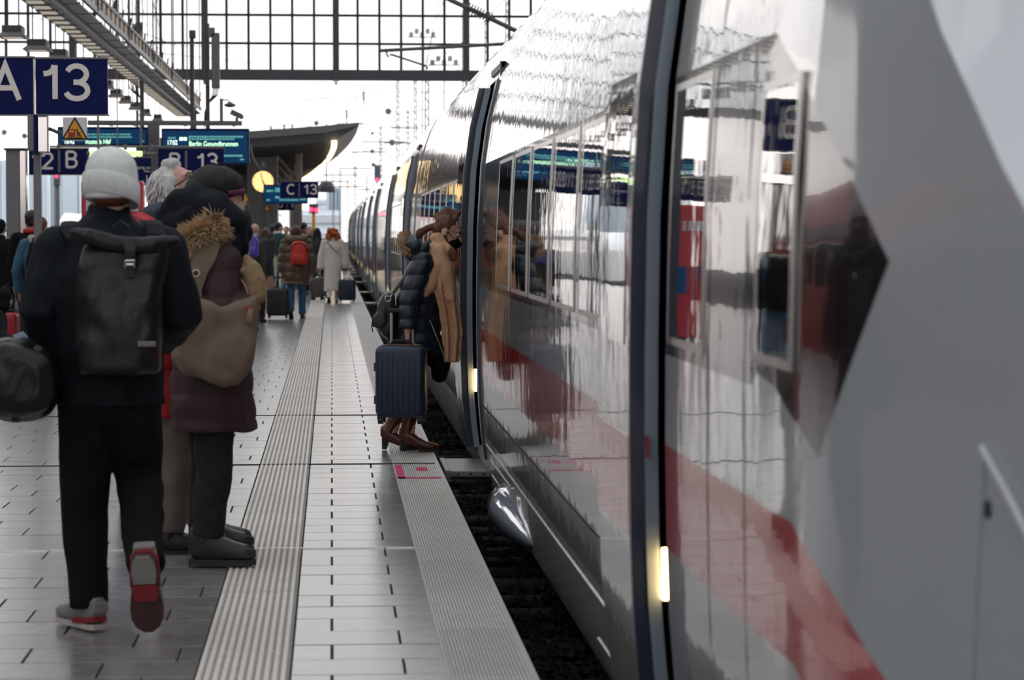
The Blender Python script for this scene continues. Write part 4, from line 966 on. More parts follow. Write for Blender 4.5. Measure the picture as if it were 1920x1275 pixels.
def hand(mb, w_, e, s, nrm, curl=.45, n=6, spread=.0, dirv=None):
    d = (dirv or (w_ - e)).normalized(); nrm = (nrm - d * nrm.dot(d)).normalized(); a = d.cross(nrm)
    R_ = Matrix((a, nrm, d)).transposed().to_4x4()
    mb.ell(w_ + d * .05 * s, (.041 * s, .017 * s, .055 * s), 10, mat=R_); mb.tube([w_ - d * .03 * s, w_ + d * .03 * s], .027 * s, 8)
    for i in range(4):
        p = w_ + d * .085 * s + a * ((-.028 + .019 * i) * s); dd = d.copy() + a * (spread * (i - 1.5)); L_ = [.9, 1.05, 1.0, .78][i] * s; pts = [p - d * .02 * s, p]
        for q, l in enumerate((.036, .026, .02)):
            ang = curl * (1.0 + .35 * q); dd = (dd * math.cos(ang) + nrm * math.sin(ang)).normalized() if q or curl > .3 else dd; pts.append(pts[-1] + dd * l * L_)
        mb.tube(pts, [.0095 * s, .0098 * s, .009 * s, .0083 * s, .007 * s], n, round_ends=True)
    p = w_ + d * .028 * s - a * .03 * s; t = (d * .75 - a * .55 + nrm * .4).normalized(); t2 = (d * .9 - a * .05 + nrm * .5).normalized()
    mb.tube([p, p + t * .04 * s, p + t * .04 * s + t2 * .032 * s], [.014 * s, .0115 * s, .009 * s], n, round_ends=True)
def body_mb(J, hands=True, curl=.4, legs=True, dirs={}, wide=1.0):
    h = J['h']; s = h / 1.75; mb = MB(); f, r = J['f'], J['r']; side = tuple(r)
    mb.tube([J['pelvis'] - V((0, 0, .07 * s)), J['pelvis'], J['waist'], J['chest'], lerp(J['chest'], J['neck'], .75), J['neck']], [(.10 * s, .085 * s), (.15 * s, .105 * s), (.13 * s * wide, .10 * s * wide), (.155 * s, .11 * s), (.12 * s, .07 * s), (.06 * s, .055 * s)], 16, side=side)
    Hm = head_mat(J); hm = lambda x, y, z: Hm @ V((x, y, z)); Rm = Hm.to_3x3().to_4x4(); 
    mb.tube([J['neck'] - V((0, 0, .03 * s)), lerp(J['neck'], hm(0, -.02, -.08), .6), hm(0, -.015, -.03)], [.062 * s, .055 * s, .058 * s], 12)
    for c, q in (((0, -.012, .03), (.076, .098, .088)), ((0, .028, -.04), (.061, .062, .088)), ((0, .056, -.098), (.034, .030, .024)), ((0, .066, -.02), (.050, .028, .030)), ((0, .094, -.066), (.023, .012, .013)), ((0, .082, .028), (.052, .018, .014)), ((.030, .07, -.045), (.025, .022, .028)), ((-.030, .07, -.045), (.025, .022, .028)), ((0, .108, -.040), (.016, .018, .013)), ((.078, -.008, -.02), (.011, .026, .034)), ((-.078, -.008, -.02), (.011, .026, .034))):
        mb.ell(hm(*c), q, 14, mat=Rm)
    mb.tube([hm(0, .086, .022), hm(0, .104, -.01), hm(0, .118, -.036)], [.009 * s, .011 * s, .014 * s], 8, round_ends=True)
    for k in 'LR':
        S_, e, w_ = J['s' + k], J['e' + k], J['w' + k]
        mb.tube([lerp(S_, J['chest'], .25), S_, lerp(S_, e, .5), e, lerp(e, w_, .35), w_], [.05 * s, .056 * s, .048 * s, .040 * s, .042 * s, .028 * s], 10)
        if hands: hand(mb, w_, e, s, J.get('n' + k, (r * (-1 if k == 'R' else 1) + f * .25)), J.get('c' + k, curl), dirv=J.get('d' + k))
        if legs:
            a, kn, an = J['h' + k], J['k' + k], J['a' + k]
            mb.tube([lerp(a, J['pelvis'], .3) + V((0, 0, .03)), a, lerp(a, kn, .45), kn, lerp(kn, an, .35), an], [.09 * s, .088 * s, .072 * s, .054 * s, .053 * s, .036 * s], 10)
            mb.tube([an, an + J['t' + k] * .06 * s], [.034 * s, .024 * s], 8, round_ends=True)
    return mb
def eyes(J, root, voxel_front=.0):
    Hm = head_mat(J); Rm = Hm.to_3x3().to_4x4(); s = J['h'] / 1.75
    for sx in (-1, 1):
        e = MB(); e.ell(Hm @ V((.031 * sx, .083, .004)), (.0125 * s, .012 * s, .009 * s), 10, mat=Rm); o = e.build('eye', m_eye, root, True)
        e = MB(); e.ell(Hm @ V((.031 * sx, .0925, .004)), (.006 * s, .004 * s, .006 * s), 8, mat=Rm); e.build('iris', m_iris, o, True)
        e = MB(); e.tube([Hm @ V((.016 * sx, .094, .026)), Hm @ V((.032 * sx, .094, .031)), Hm @ V((.05 * sx, .082, .024))], .0035 * s, 6); e.build('eyebrow', m_hair_d, root)
    e = MB(); e.ell(Hm @ V((0, .104, -.068)), (.020 * s, .006 * s, .006 * s), 10, mat=Rm); e.build('lips', m_lip, root, True)
m_hair_d = M('dark_hair', (.012, .010, .009), .5, var=.3); m_hair_b = M('brown_hair', (.115, .047, .026), .5, spec=.3, var=.4, nscale=30, stretch=(6, 6, 1)); m_hair_r = M('red_hair', (.42, .10, .028), .6, spec=.2, var=.4, nscale=30); m_hair_w = M('white_hair', (.55, .54, .53), .6, var=.2, nscale=25); m_hair_l = M('long_brown_hair', (.07, .035, .02), .45, var=.4, nscale=30)
def hair(J, root, mat, kind='short', voxel=.011):
    Hm = head_mat(J); Rm = Hm.to_3x3().to_4x4(); s = J['h'] / 1.75; mb = MB(); h_ = lambda *q: Hm @ V(q)
    mb.ell(h_(0, -.024, .04), (.083 * s, .098 * s, .088 * s), 14, mat=Rm); mb.ell(h_(0, -.06, .0), (.074 * s, .055 * s, .075 * s), 12, mat=Rm)
    if kind == 'long':
        for sx in (-1, 0, 1): mb.tube([h_(.05 * sx, -.05, .04), h_(.07 * sx, -.055, -.07), h_(.075 * sx, -.06, -.18), h_(.06 * sx, -.06, -.29)], [.05 * s, .045 * s, .042 * s, .02 * s], 8)
    if kind == 'bushy':
        rr = random.Random(3)
        for i in range(26): a = rr.uniform(0, 6.28); z = rr.uniform(-.13, .10); q = .085 + .04 * (z < .02); mb.ell(h_(q * math.cos(a), -.03 + q * math.sin(a) * .8 - (.03 if math.sin(a) > .3 and z < .06 else 0), z), (.05 * s, .05 * s, .05 * s), 8)
    if kind == 'pony':
        mb.tube([h_(0, -.10, .0), h_(0, -.15, -.03), h_(0, -.19, -.09), h_(0, -.20, -.16)], [.03 * s, .026 * s, .034 * s, .01 * s], 8); mb.tube([h_(0, .03, .115), h_(.0, -.06, .12), h_(0, -.11, .04)], [(.06, .03)] * 3, 10)
    return remesh(mb, voxel, 'hair', mat, root, 3, folds(.006 if kind != 'bushy' else .014, 30))
def trousers(J, root, mat, voxel=.012, r=(.108, .092, .072, .068), hem=0., fold=.006, pel=(.175, .125)):
    s = J['h'] / 1.75; mb = MB(); side = tuple(J['r'])
    mb.tube([J['pelvis'] + V((0, 0, .10)), J['pelvis'], J['pelvis'] - V((0, 0, .10 * s))], [(pel[0] * s * .92, pel[1] * s * .95), (pel[0] * s, pel[1] * s), (pel[0] * s * .8, pel[1] * s * .85)], 16, side=side)
    for k in 'LR':
        a, kn, an = J['h' + k], J['k' + k], J['a' + k]; en = lerp(an, kn, .02 + hem)
        mb.tube([a + V((0, 0, .04)), a - V((0, 0, .02)), lerp(a, kn, .5), kn, lerp(kn, an, .5), en], [r[0] * s, r[0] * s, r[1] * s, r[2] * s * 1.03, lerp(r[2], r[3], .5) * s, r[3] * s], 12)
    return remesh(mb, voxel, 'trousers', mat, root, 4, folds(fold, 9, .8))
def coat(J, root, mat, hem, voxel=.012, hem_w=(.22, .17), chest=(.215, .155), sl=(.085, .078, .066), disp=None, name='coat', neck=.075, waist=None, collar=True, sleeve_end=.03, matfn=None, mats=None):
    """hem: height of the lower edge"""
    s = J['h'] / 1.75; mb = MB(); side = tuple(J['r']); ch, wa, pe, ne = J['chest'], J['waist'], J['pelvis'], J['neck']
    waist = waist or (lerp(chest[0], hem_w[0], .5) * .96, lerp(chest[1], hem_w[1], .5))
    low = pe + (pe - wa).normalized() * 0; pts = []
    if hem < pe.z - .02:
        d = V((J.get('hx', 0), 0, 0)); pts += [(V((pe.x, pe.y, hem)) + d, hem_w), (lerp(V((pe.x, pe.y, hem)) + d, pe, .5), hem_w), (pe, (hem_w[0] * .97, hem_w[1] * .97))]
    else: pts += [(V((lerp(wa, pe, .5).x, pe.y, hem)), hem_w)]
    pts += [(wa, waist), (ch, chest), (lerp(ch, ne, .6), (chest[0] * .72, chest[1] * .82)), (lerp(ch, ne, .92), (chest[0] * .5, chest[1] * .6)), (ne + (J['head'] - ne) * .12, (neck, neck))]
    if collar: pts.append((ne + (J['head'] - ne) * .35, (neck * .98, neck * 1.02)))
    mb.tube([p for p, _ in pts], [(a * s, b * s) for _, (a, b) in pts], 20, side=side)
    for k in 'LR':
        S_, e, w_ = J['s' + k], J['e' + k], J['w' + k]; en = lerp(w_, e, sleeve_end)
        mb.ell(S_, (sl[0] * 1.04 * s,) * 3, 14); mb.tube([lerp(S_, ch, .75), lerp(S_, ch, .3), S_ + (ch - S_) * .02], [sl[0] * .7 * s, sl[0] * .9 * s, sl[0] * .8 * s], 12); mb.tube([lerp(S_, lerp(ch, ne, .8), .8), lerp(S_, ne, .25), S_], [sl[0] * .55 * s, sl[0] * .75 * s, sl[0] * .8 * s], 12)
        mb.tube([S_, lerp(S_, e, .12), lerp(S_, e, .5), e, lerp(e, w_, .5), en], [sl[0] * .9 * s, sl[0] * s, lerp(sl[0], sl[1], .5) * s, sl[1] * s, lerp(sl[1], sl[2], .5) * s, sl[2] * s], 12)
    return remesh(mb, voxel, name, mats or mat, root, 4, disp or folds(.007), matfn)
def shoe(J, root, k, mat, sole=None, boot=0., heel=0., L_=.285, name='shoe', wscale=1.0, hs=1.0):
    s = J['h'] / 1.75; an = J['a' + k]; d = J['t' + k]; up = J.get('u' + k, V((0, 0, 1))); up = (up - d * up.dot(d)).normalized(); r = d.cross(up)
    o = an - d * .075 * s - up * J.get('ah', .075) * s
    P = lambda x, y, z: o + r * (x * s * wscale) + d * (y * s * L_ / .285) + up * (z * s * hs)
    prof = [(0, .022, .02, .085), (.015, .033, .008, .10), (.05, .037, 0, .105), (.10, .036, 0, .092), (.14, .040, 0, .072), (.19, .046, 0, .056), (.235, .044, 0, .047), (.265, .032, .004, .040), (.283, .012, .010, .030)]
    rs = []
    for y, w_, z0, z1 in prof:
        hz = heel * max(0, 1 - y / .17); q = []
        for j in range(12):
            a = 2 * math.pi * j / 12; x = w_ * math.copysign(abs(math.cos(a)) ** .7, math.cos(a)); z = (z0 + z1) / 2 + (z1 - z0) / 2 * math.copysign(abs(math.sin(a)) ** .8, math.sin(a)); q.append(P(x, y, z + hz + .012))
        rs.append(q)
    mb = MB(); mb.rings(rs)
    if boot: mb.tube([P(0, .05, .06 + heel), an + (J['k' + k] - an).normalized() * boot * .5 * s, an + (J['k' + k] - an).normalized() * boot * s], [.046 * s, .054 * s, .062 * s], 14)
    b = mb.build(name, mat, root, True)
    mb = MB(); ol = [P(w_ * .98 * sg, y, 0) for sg in (1,) for y, w_, *_ in prof] + [P(-w_ * .98, y, 0) for y, w_, *_ in reversed(prof)]
    if heel:
        mb.rings([[P(x, y, z) for x, y in ((-.018 * q, .01), (.018 * q, .01), (.018 * q, .01 + .04 * q), (-.018 * q, .01 + .04 * q))] for z, q in ((0, .8), (heel * .5, 1.0), (heel + .02, 1.5))])
        fr = [p for p in prof if p[0] >= .13]; ol = [P(w_, y, 0) for y, w_, *_ in fr] + [P(-w_, y, 0) for y, w_, *_ in reversed(fr)]
    mb.rings([ol, [p + up * (.02 if hs < 1.25 else .027) * s for p in ol]]); mb.build('sole', sole or m_sole, b)
    return b, P
def fur(name, pts, rad, n, length, mat, parent, seed=1, down=.4, base=None):
    """fuzzy trim: a soft core with many fine tufts"""
    rr = random.Random(seed); pts = [V(p) for p in pts]; mb = MB(); mb.tube(pts, rad * .8, 10, round_ends=True); core = remesh(mb, max(.008, rad * .15), name, base or mat, parent, 3, folds(rad * .25, 25))
    mb = MB()
    for i in range(n):
        t = rr.random() * (len(pts) - 1); j = min(int(t), len(pts) - 2); c = lerp(pts[j], pts[j + 1], t - j); ax = (pts[j + 1] - pts[j]).normalized()
        u = V((rr.gauss(0, 1), rr.gauss(0, 1), rr.gauss(0, 1))); u = (u - ax * u.dot(ax)).normalized(); b = c + u * rad * .7; tip = b + (u + ax * rr.uniform(-.7, .7) + V((0, 0, -down))).normalized() * length * rr.uniform(.6, 1.2); w_ = ax.cross(u) * length * .09
        v_ = u.cross(w_).normalized() * w_.length
        mb.add([b + w_, b - w_ * .5 + v_, b - w_ * .5 - v_, tip], [(0, 1, 3), (1, 2, 3), (2, 0, 3)])
    tag(mb.build('tufts', mat, core), kind='stuff'); return core
def person(label, X, Y, group=None): return thing('person', label, 'person', (X, Y, 0), 0, group)
# ------------------------------------------------------------------ the four large figures
def rel(root):
    return lambda px, py, dy=0.: at(px, py, root.location.y + dy) - root.location
# --- man with grey beanie, walking away
Y0 = 9.62; A = person('person in grey beanie and dark jacket walking away with black roll-top backpack', at(205, 1170, Y0).x, Y0); L = rel(A)
J = stand(1.86, 0)
J.update(head=L(208, 345), neck=L(207, 408, .01), chest=L(203, 520), waist=L(203, 640), pelvis=L(205, 745), sL=L(108, 468), eL=L(76, 585, -.05), wL=L(112, 682, .06), sR=L(305, 470), eR=L(338, 590, -.02), wR=L(300, 640, .25),
         hL=L(163, 770), kL=L(157, 950, .03), aL=L(168, 1138), hR=L(248, 770), kR=L(262, 900, .10), aR=L(273, 1062, -.33))
J['cL'] = 1.0
J['tR'] = V((.04, .30, -.95)).normalized(); J['uR'] = V((0, .95, .3)); J['tL'] = V((-.55, .83, 0)).normalized()
remesh(body_mb(J), .010, 'body', m_skin, A)
m_navyj = M('navy_softshell', (.005, .0075, .011), .65, spec=.15, var=.25, nscale=14, bump=.0008, bscale=300)
mb_j = coat(J, A, m_navyj, J['pelvis'].z - .03, .010, (.205, .155), (.225, .155), (.088, .082, .062), folds(.011, 8, .7), 'jacket', .075)
trousers(J, A, m_blackc, .010, (.108, .100, .086, .070), -.02, .008, (.19, .14))
Hm = head_mat(J)
mb = MB(); bc = L(208, 322); mb.ell(bc + V((0, 0, -.03)), (.104, .122, .128), 24); mb.ell(bc + V((0, .0, .01)), (.100, .116, .090), 24); mb.tube([bc + V((0, .0, -.105)), bc + V((0, 0, -.02))], [(.104, .120), (.105, .123)], 24, side=(1, 0, 0))
m_knit = M('grey_knit', (.72, .745, .745), .9, var=.10, nscale=60, bump=.0015, bscale=220, stretch=(1, 1, .4))
bn = remesh(mb, .008, 'beanie', m_knit, A, 5, folds(.004, 14))
mb = MB(); rs = []
for z, a in ((-.115, .98), (-.11, 1.03), (-.06, 1.045), (-.035, 1.04), (-.028, 1.0)): rs.append([bc + V((.107 * a * math.cos(t), .125 * a * math.sin(t), z - .16 * .107 * math.cos(t) - .03 * math.sin(t))) for t in [2 * math.pi * j / 40 for j in range(40)]])
mb.rings(rs, cap=False); mb.build('cuff', m_knit, bn, 'all')
mb = MB(); mb.ell(bc + V((0, -.02, -.10)), (.081, .092, .045), 16); remesh(mb, .008, 'hair', m_hair_b, A, 2)
m_run = M('sneaker_grey', (.20, .195, .19), .6, var=.2); m_runr = M('sneaker_red', (.20, .012, .02), .5); m_runs = M('sneaker_sole_dark', (.05, .018, .02), .7, var=.3)
for k in 'LR':
    b, P = shoe(J, A, k, m_run, M('sneaker_sole_pale', (.42, .38, .36), .6) if k == 'L' else m_runs, L_=.30, name='sneaker', wscale=1.3 if k == 'R' else 1.1, hs=1.15)
    q = MB(); q.rings([[P(sx * w_, y, z) for sx in (-1, 1)] + [P(sx * w_, y, z - .018) for sx in (1, -1)] for y, w_, z in ((-.004, .022, .045), (.02, .038, .04), (.07, .041, .035), (.12, .042, .03))]); q.build('red_midsole', m_runr, b)
    q = MB(); q.bbox(-.03, .03, -.012, .012, -.02, .02, .008, mat=Matrix.Translation(P(0, .0, .07)) @ Matrix((P(1, 0, 0) - P(0, 0, 0), P(0, 1, 0) - P(0, 0, 0), P(0, 0, 1) - P(0, 0, 0))).transposed().to_4x4()); q.build('heel_tab', m_run, b)
    if k == 'R':
        q = MB(); q.rings([[P(sx * w_, y, -.006) for sx in (-1, 1)] + [P(sx * w_, y, .004) for sx in (1, -1)] for y, w_ in ((.105, .030), (.12, .036), (.15, .034), (.165, .028))]); q.build('red_arch', m_runr, b)
        q = MB(); q.rings([[P(sx * w_, y, -.007) for sx in (-1, 1)] + [P(sx * w_, y, .004) for sx in (1, -1)] for y, w_ in ((.0, .018), (.02, .03), (.06, .034), (.10, .03))]); q.build('pale_heel_tread', m_run, b)
# backpack
bk = thing('roll_top_backpack', 'black roll-top backpack with silver hook on the back of the beanie man', 'backpack', L(226, 580, -.20) + A.location); B = rel(bk)
m_tarp = M('black_tarpaulin', (.006, .0072, .009), .36, spec=.35, var=.3, nscale=10, bump=.004, bscale=14); m_web = M('black_webbing', (.012, .012, .014), .7)
mb = MB(); rs = []
for py, x0, x1, d in ((700, 152, 296, .10), (690, 143, 303, .13), (640, 141, 304, .145), (560, 142, 308, .14), (500, 146, 314, .115), (470, 152, 318, .08), (452, 160, 312, .045)):
    a, c = B(x0, py), B(x1, py); cx, hw = (a.x + c.x) / 2, (c.x - a.x) / 2; rs.append([V((cx + hw * math.copysign(abs(math.cos(t)) ** .5, math.cos(t)), d * .8 * math.copysign(abs(math.sin(t)) ** .6, math.sin(t)), a.z)) for t in [2 * math.pi * j / 28 for j in range(28)]])
mb.rings(rs); remesh(mb, .010, 'bag', m_tarp, bk, 4, folds(.012, 8, .8))
mb = MB(); mb.tube([B(140, 436, -.03), B(165, 442, -.05), B(205, 456, -.06), B(240, 461, -.07), B(290, 459, -.06), B(328, 452, -.03)], [(.02, .016), (.034, .026), (.036, .028), (.034, .03), (.034, .028), (.024, .018)], 12, side=(0, 0, 1), round_ends=True); remesh(mb, .008, 'roll_top', m_tarp, bk, 3, folds(.005, 20))
mb = MB(); mb.tube([B(244, 448, -.10), B(244, 470, -.125), B(243, 490, -.12), B(243, 520, -.13)], [(.020, .003)] * 4, 8, side=(1, 0, 0)); mb.build('closure_strap', m_web, bk)
mb = MB(); mb.tube([B(234, 502, -.14), B(235, 489, -.14), B(252, 488, -.14), B(252, 502, -.14)], .0045, 8); mb.tube([B(237, 496, -.142), B(250, 496, -.142)], .006, 8); mb.build('silver_hook', M('bare_aluminium', (.8, .8, .82), .25, 1), bk)
mb = MB(); a = B(275, 645, -.128); mb.bbox(a.x - .034, a.x + .034, a.y - .006, a.y + .012, a.z - .010, a.z + .010, .003); mb.build('reflective_patch', M('grey_patch', (.16, .15, .14), .5), bk)
mb = MB(); mb.tube([B(208, 448, .02), B(214, 424, .01), B(226, 414, 0), B(240, 424, .01), B(248, 452, .02)], [(.013, .004)] * 5, 8, side=(0, 1, 0)); mb.build('carry_loop', m_web, bk)
for pts in ([(165, 470, .10), (140, 440, .10), (128, 425, .16), (132, 417, .26)], [(285, 470, .10), (292, 440, .10), (290, 422, .16), (284, 415, .26)]):
    mb = MB(); mb.tube([B(*q) for q in pts], [(.036, .007)] * 4, 8, side=(1, 0, 0)); mb.build('shoulder_strap', m_charc, bk)
# duffel
df = thing('duffel_bag', 'black duffel bag hanging from the hand of the beanie man at left edge', 'bag', L(30, 712, -.02) + A.location); B = rel(df)
mb = MB(); rs = []
for dy, k in ((-.30, .55), (-.27, .85), (-.15, 1.0), (.1, 1.0), (.22, .85), (.25, .55)):
    rs.append([B(28 + 84 * k * math.copysign(abs(math.cos(t)) ** .75, math.cos(t)), 712 + 76 * k * math.copysign(abs(math.sin(t)) ** .8, math.sin(t)) + 5 * math.cos(t), dy) for t in [2 * math.pi * j / 26 for j in range(26)]])
mb.rings(rs); remesh(mb, .010, 'bag', m_tarp, df, 4, folds(.016, 8, 1))
mb = MB(); mb.tube([B(-40, 690, -.29), B(0, 655, -.26), B(50, 634, -.14), B(112, 668, .03), B(118, 690, .07)], [(.018, .004)] * 5, 8, side=(0, 1, 0)); mb.build('strap', m_web, df)
mb = MB(); mb.tube([B(30, 789, -.20), B(20, 740, -.305), B(40, 690, -.30), B(75, 650, -.24)], [(.016, .004)] * 4, 8, side=(1, 0, 0)); mb.build('web_band', m_web, df)
# --- person in burgundy coat, side view
Y0 = 11.5; A = person('person in burgundy padded coat and black hat, brown bag on the shoulder', at(405, 1055, Y0).x, Y0); L = rel(A)
J = stand(1.78, 90)
J.update(head=L(412, 364), neck=L(393, 425), chest=L(392, 530), waist=L(398, 630), pelvis=L(398, 720), sR=L(408, 488, -.17), eR=L(415, 600, -.23), wR=L(477, 572, -.20), sL=L(400, 485, .17), eL=L(425, 600, .22), wL=L(440, 575, .10),
         hR=L(398, 735, -.09), kR=L(402, 880, -.09), aR=L(385, 1028, -.09), hL=L(390, 735, .09), kL=L(392, 880, .10), aL=L(384, 1005, .22))
J['hf'] = V((.98, .12, -.08)); J['dR'] = V((-.15, 0, 1)); J['nR'] = V((-.6, .8, 0)); J['dL'] = V((-.1, 0, 1)); J['tR'] = V((.99, -.1, 0)); J['tL'] = V((.99, -.05, 0))
remesh(body_mb(J, curl=.6), .009, 'body', m_skin, A)
m_burg = M('burgundy_padded', (.048, .024, .027), .6, spec=.3, var=.25, nscale=12, bump=.0012, bscale=60)
coat(J, A, m_burg, L(400, 806).z, .010, (.235, .20), (.225, .165), (.105, .105, .085), lambda c, n: folds(.012, 7, 1.0)(c, n) + .010 * (abs(math.sin(math.pi * (c.z + .02 * noise.noise(c * 4)) / .115)) ** .6 - .8) * (1 - abs(n.z)), 'coat', .08, waist=(.225, .18))
trousers(J, A, m_jeand, .010, (.10, .095, .084, .076), .13, .007)
m_lace = M('grey_laces', (.13, .13, .14), .8); m_hike = M('black_hiking_leather', (.022, .022, .023), .42, var=.3, bump=.001, bscale=60)
for k in 'LR':
    b, P = shoe(J, A, k, m_hike, m_sole, boot=.22, L_=.31, name='hiking_boot', wscale=1.15, hs=1.6)
    q = MB()
    for i in range(5): y = .10 + i * .022; z = .105 - i * .012; q.tube([P(-.026, y, z - .008), P(0, y + .008, z + .006), P(.026, y, z - .008)], .0028, 5)
    q.tube([P(.0, .10, .11), P(-.02, .12, .125), P(-.03, .135, .10)], .0025, 5); q.tube([P(.0, .10, .11), P(.025, .115, .13), P(.04, .12, .10)], .0025, 5); q.build('laces', m_lace, b)
    q = MB(); q.tube([P(-.034, .20, .052), P(-.02, .25, .05), P(0, .268, .048), P(.02, .25, .05), P(.034, .20, .052)], [(.006, .012)] * 5, 8); q.build('toe_cap', m_sole, b)
Hm = head_mat(J); Rm = Hm.to_3x3().to_4x4(); h_ = lambda *q: Hm @ V(q)
m_hat = M('black_brown_hat', (.014, .011, .010), .7, var=.3)
mb = MB(); mb.ell(h_(0, -.02, .045), (.096, .125, .092), 20, mat=Rm); mb.ell(h_(0, -.09, .01), (.085, .075, .075), 14, mat=Rm); mb.tube([h_(0, -.09, .0), h_(0, -.165, -.02), h_(0, -.20, -.005)], [(.085, .05), (.07, .03), (.05, .012)], 12, side=tuple(Rm.col[0][:3])); ht = remesh(mb, .008, 'hat', m_hat, A, 4, folds(.007, 14))
q = MB(); q.tube([h_(0, .09, .09), h_(.03, .02, .142), h_(0, -.07, .125), h_(0, -.14, .06)], .005, 6); q.build('hat_seam', m_charc, ht); q = MB(); q.tube([h_(-.085, .03, .005), h_(-.06, .09, .018), h_(0, .112, .025), h_(.06, .09, .018), h_(.085, .03, .005)], [(.006, .012)] * 5, 8); q.build('purple_hat_band', M('purple_band', (.10, .012, .045), .7), ht)
eyes(J, A)
mb = MB(); mb.ell(h_(0, .078, -.062), (.052, .042, .042), 14, mat=Rm); mk_ = remesh(mb, .007, 'face_mask', M('beige_mask', (.42, .33, .25), .8), A, 2); q = MB(); q.tube([h_(.045, .09, -.045), h_(.078, .02, -.02)], .002, 5); q.tube([h_(-.045, .09, -.045), h_(-.078, .02, -.02)], .002, 5); q.build('ear_loop', m_white_r, mk_)
q = MB()
for sx in (-1, 1):
    ring = [h_(.033 * sx + .025 * math.cos(a), .105, .0 + .02 * math.sin(a)) for a in [2 * math.pi * j / 14 for j in range(15)]]; q.tube(ring, .0025, 5); q.tube([h_(.056 * sx, .10, .004), h_(.08 * sx, 0, .0)], .0025, 5)
q.build('glasses', m_blksh, A)
m_scarf = M('dark_scarf', (.008, .011, .016), .8, spec=.2, var=.4, nscale=30, bump=.003, bscale=50)
mb = MB()
for pts, r in (([(312, 405, .0), (335, 385, -.05), (370, 380, -.10), (410, 392, -.14), (440, 425, -.12), (447, 470, -.08)], [.05, .075, .085, .085, .075, .05]), ([(325, 425, -.05), (365, 408, -.13), (400, 420, -.16), (425, 455, -.14), (440, 505, -.10)], [.06, .08, .075, .07, .03]), ([(330, 400, .15), (380, 400, .16), (440, 415, .10), (448, 440, 0)], .075), ([(350, 440, -.02), (400, 440, -.06), (430, 440, -.05)], .09)): mb.tube([L(*p) for p in pts], r, 12, round_ends=True)
remesh(mb, .009, 'scarf', m_scarf, A, 4, folds(.018, 9, 1))
m_fur = M('tan_fur', (.48, .33, .20), .85, var=.45, nscale=18); m_furd = M('fur_base', (.22, .14, .08), .9, var=.4)
fur('fur_trim', [L(414, 415, -.20), L(392, 436, -.23), L(362, 452, -.24), L(336, 470, -.22), L(318, 492, -.16), L(312, 480, -.02)], .058, 3600, .062, m_fur, A, 2, .5, m_furd)
mb = MB(); w_ = J['wR']; mb.tube([L(482, 556, -.2), L(479, 528, -.19), L(471, 503, -.18), L(463, 486, -.17)], [.045, .052, .045, .022], 12, round_ends=True); mb.tube([L(474, 525, -.2), L(456, 508, -.2)], [.022, .016], 8, round_ends=True); remesh(mb, .008, 'mitten', M('tan_mitten', (.30, .205, .115), .9, var=.3, nscale=40), A, 3, folds(.005, 25))
# shoulder bag
tb = thing('shoulder_bag', 'slouchy brown canvas shoulder bag with eyelet on its strap', 'bag', L(410, 640, -.30) + A.location); B = rel(tb)
m_canv = M('brown_canvas', (.19, .14, .10), .85, var=.2, nscale=10, bump=.0015, bscale=220)
ol = [(346, 566), (372, 556), (410, 572), (450, 566), (484, 552), (487, 600), (483, 650), (470, 695), (446, 722), (418, 726), (380, 712), (340, 696), (322, 672), (326, 635), (338, 600)]
cx, cy = 408, 640; rs = []
for d, k in ((-.055, .55), (-.05, .82), (-.03, .95), (0, 1.0), (.04, 1.0), (.07, .95), (.085, .8)): rs.append([B(cx + (x - cx) * k, cy + (y - cy) * k, d) for x, y in ol])
mb = MB(); mb.rings(rs); remesh(mb, .009, 'bag', m_canv, tb, 5, folds(.012, 8, 1))
mb = MB(); pth = [B(396, 452, .02), B(388, 476, .0), B(372, 505, .0), B(360, 540, -.01), B(356, 590, -.015)]; mb.tube(pth, [(.044, .005), (.046, .005), (.046, .005), (.044, .005), (.05, .006)], 8, side=(1, 0, 0)); mb.build('strap', m_canv, tb, True)
for r, m_, nm, d in ((.020, M('brass_eyelet', (.55, .45, .36), .4), 'eyelet', -.012), (.011, m_black, 'eyelet_hole', -.016)): a = B(367, 512, d); MB().tube([a, a + V((0, .008, 0))], r, 18).build(nm, m_, tb)
mb = MB(); mb.tube([B(470, 578, -.05), B(468, 592, -.06), B(467, 603, -.06)], [(.014, .004)] * 3, 8, side=(1, 0, 0)); mb.build('tan_tab', M('tan_leather', (.25, .15, .08), .6), tb); a = B(463, 577, -.05); MB().ell(a, (.010, .008, .016), 8).build('pink_tag', M('pink_tag', (.5, .03, .10), .5), tb)
# --- white-haired person embracing behind
Y0 = 12.0; A = person('white-haired person with glasses and red coat standing behind the burgundy coat', at(325, 1035, Y0).x, Y0); L = rel(A)
J = stand(1.76, 90)
J.update(head=L(334, 352), neck=L(312, 412), chest=L(305, 510), waist=L(308, 620), pelvis=L(315, 720), sR=L(300, 455, -.17), eR=L(292, 585, -.20), wR=L(312, 690, -.18), sL=L(315, 450, .17), eL=L(345, 560, .20), wL=L(385, 535, .18), hR=L(325, 730, -.09), kR=L(328, 880, -.09), aR=L(318, 1012, -.1), hL=L(318, 730, .09), kL=L(335, 880, .08), aL=L(385, 990, .28))
J['hf'] = V((.80, -.22, .56)).normalized(); J['hu'] = V((-.5, 0, .86)); J['tR'] = V((.99, .1, 0)); J['tL'] = V((.99, .1, 0)); J['cR'] = .35
remesh(body_mb(J), .008, 'body', m_skin2, A)
m_redc = M('red_coat', (.42, .012, .016), .6, var=.2)
coat(J, A, m_redc, L(310, 778).z, .011, (.21, .155), (.215, .15), (.088, .078, .062), folds(.012), 'coat', .08)
m_taupe = M('taupe_trousers', (.135, .105, .095), .8, var=.15, bump=.001, bscale=120)
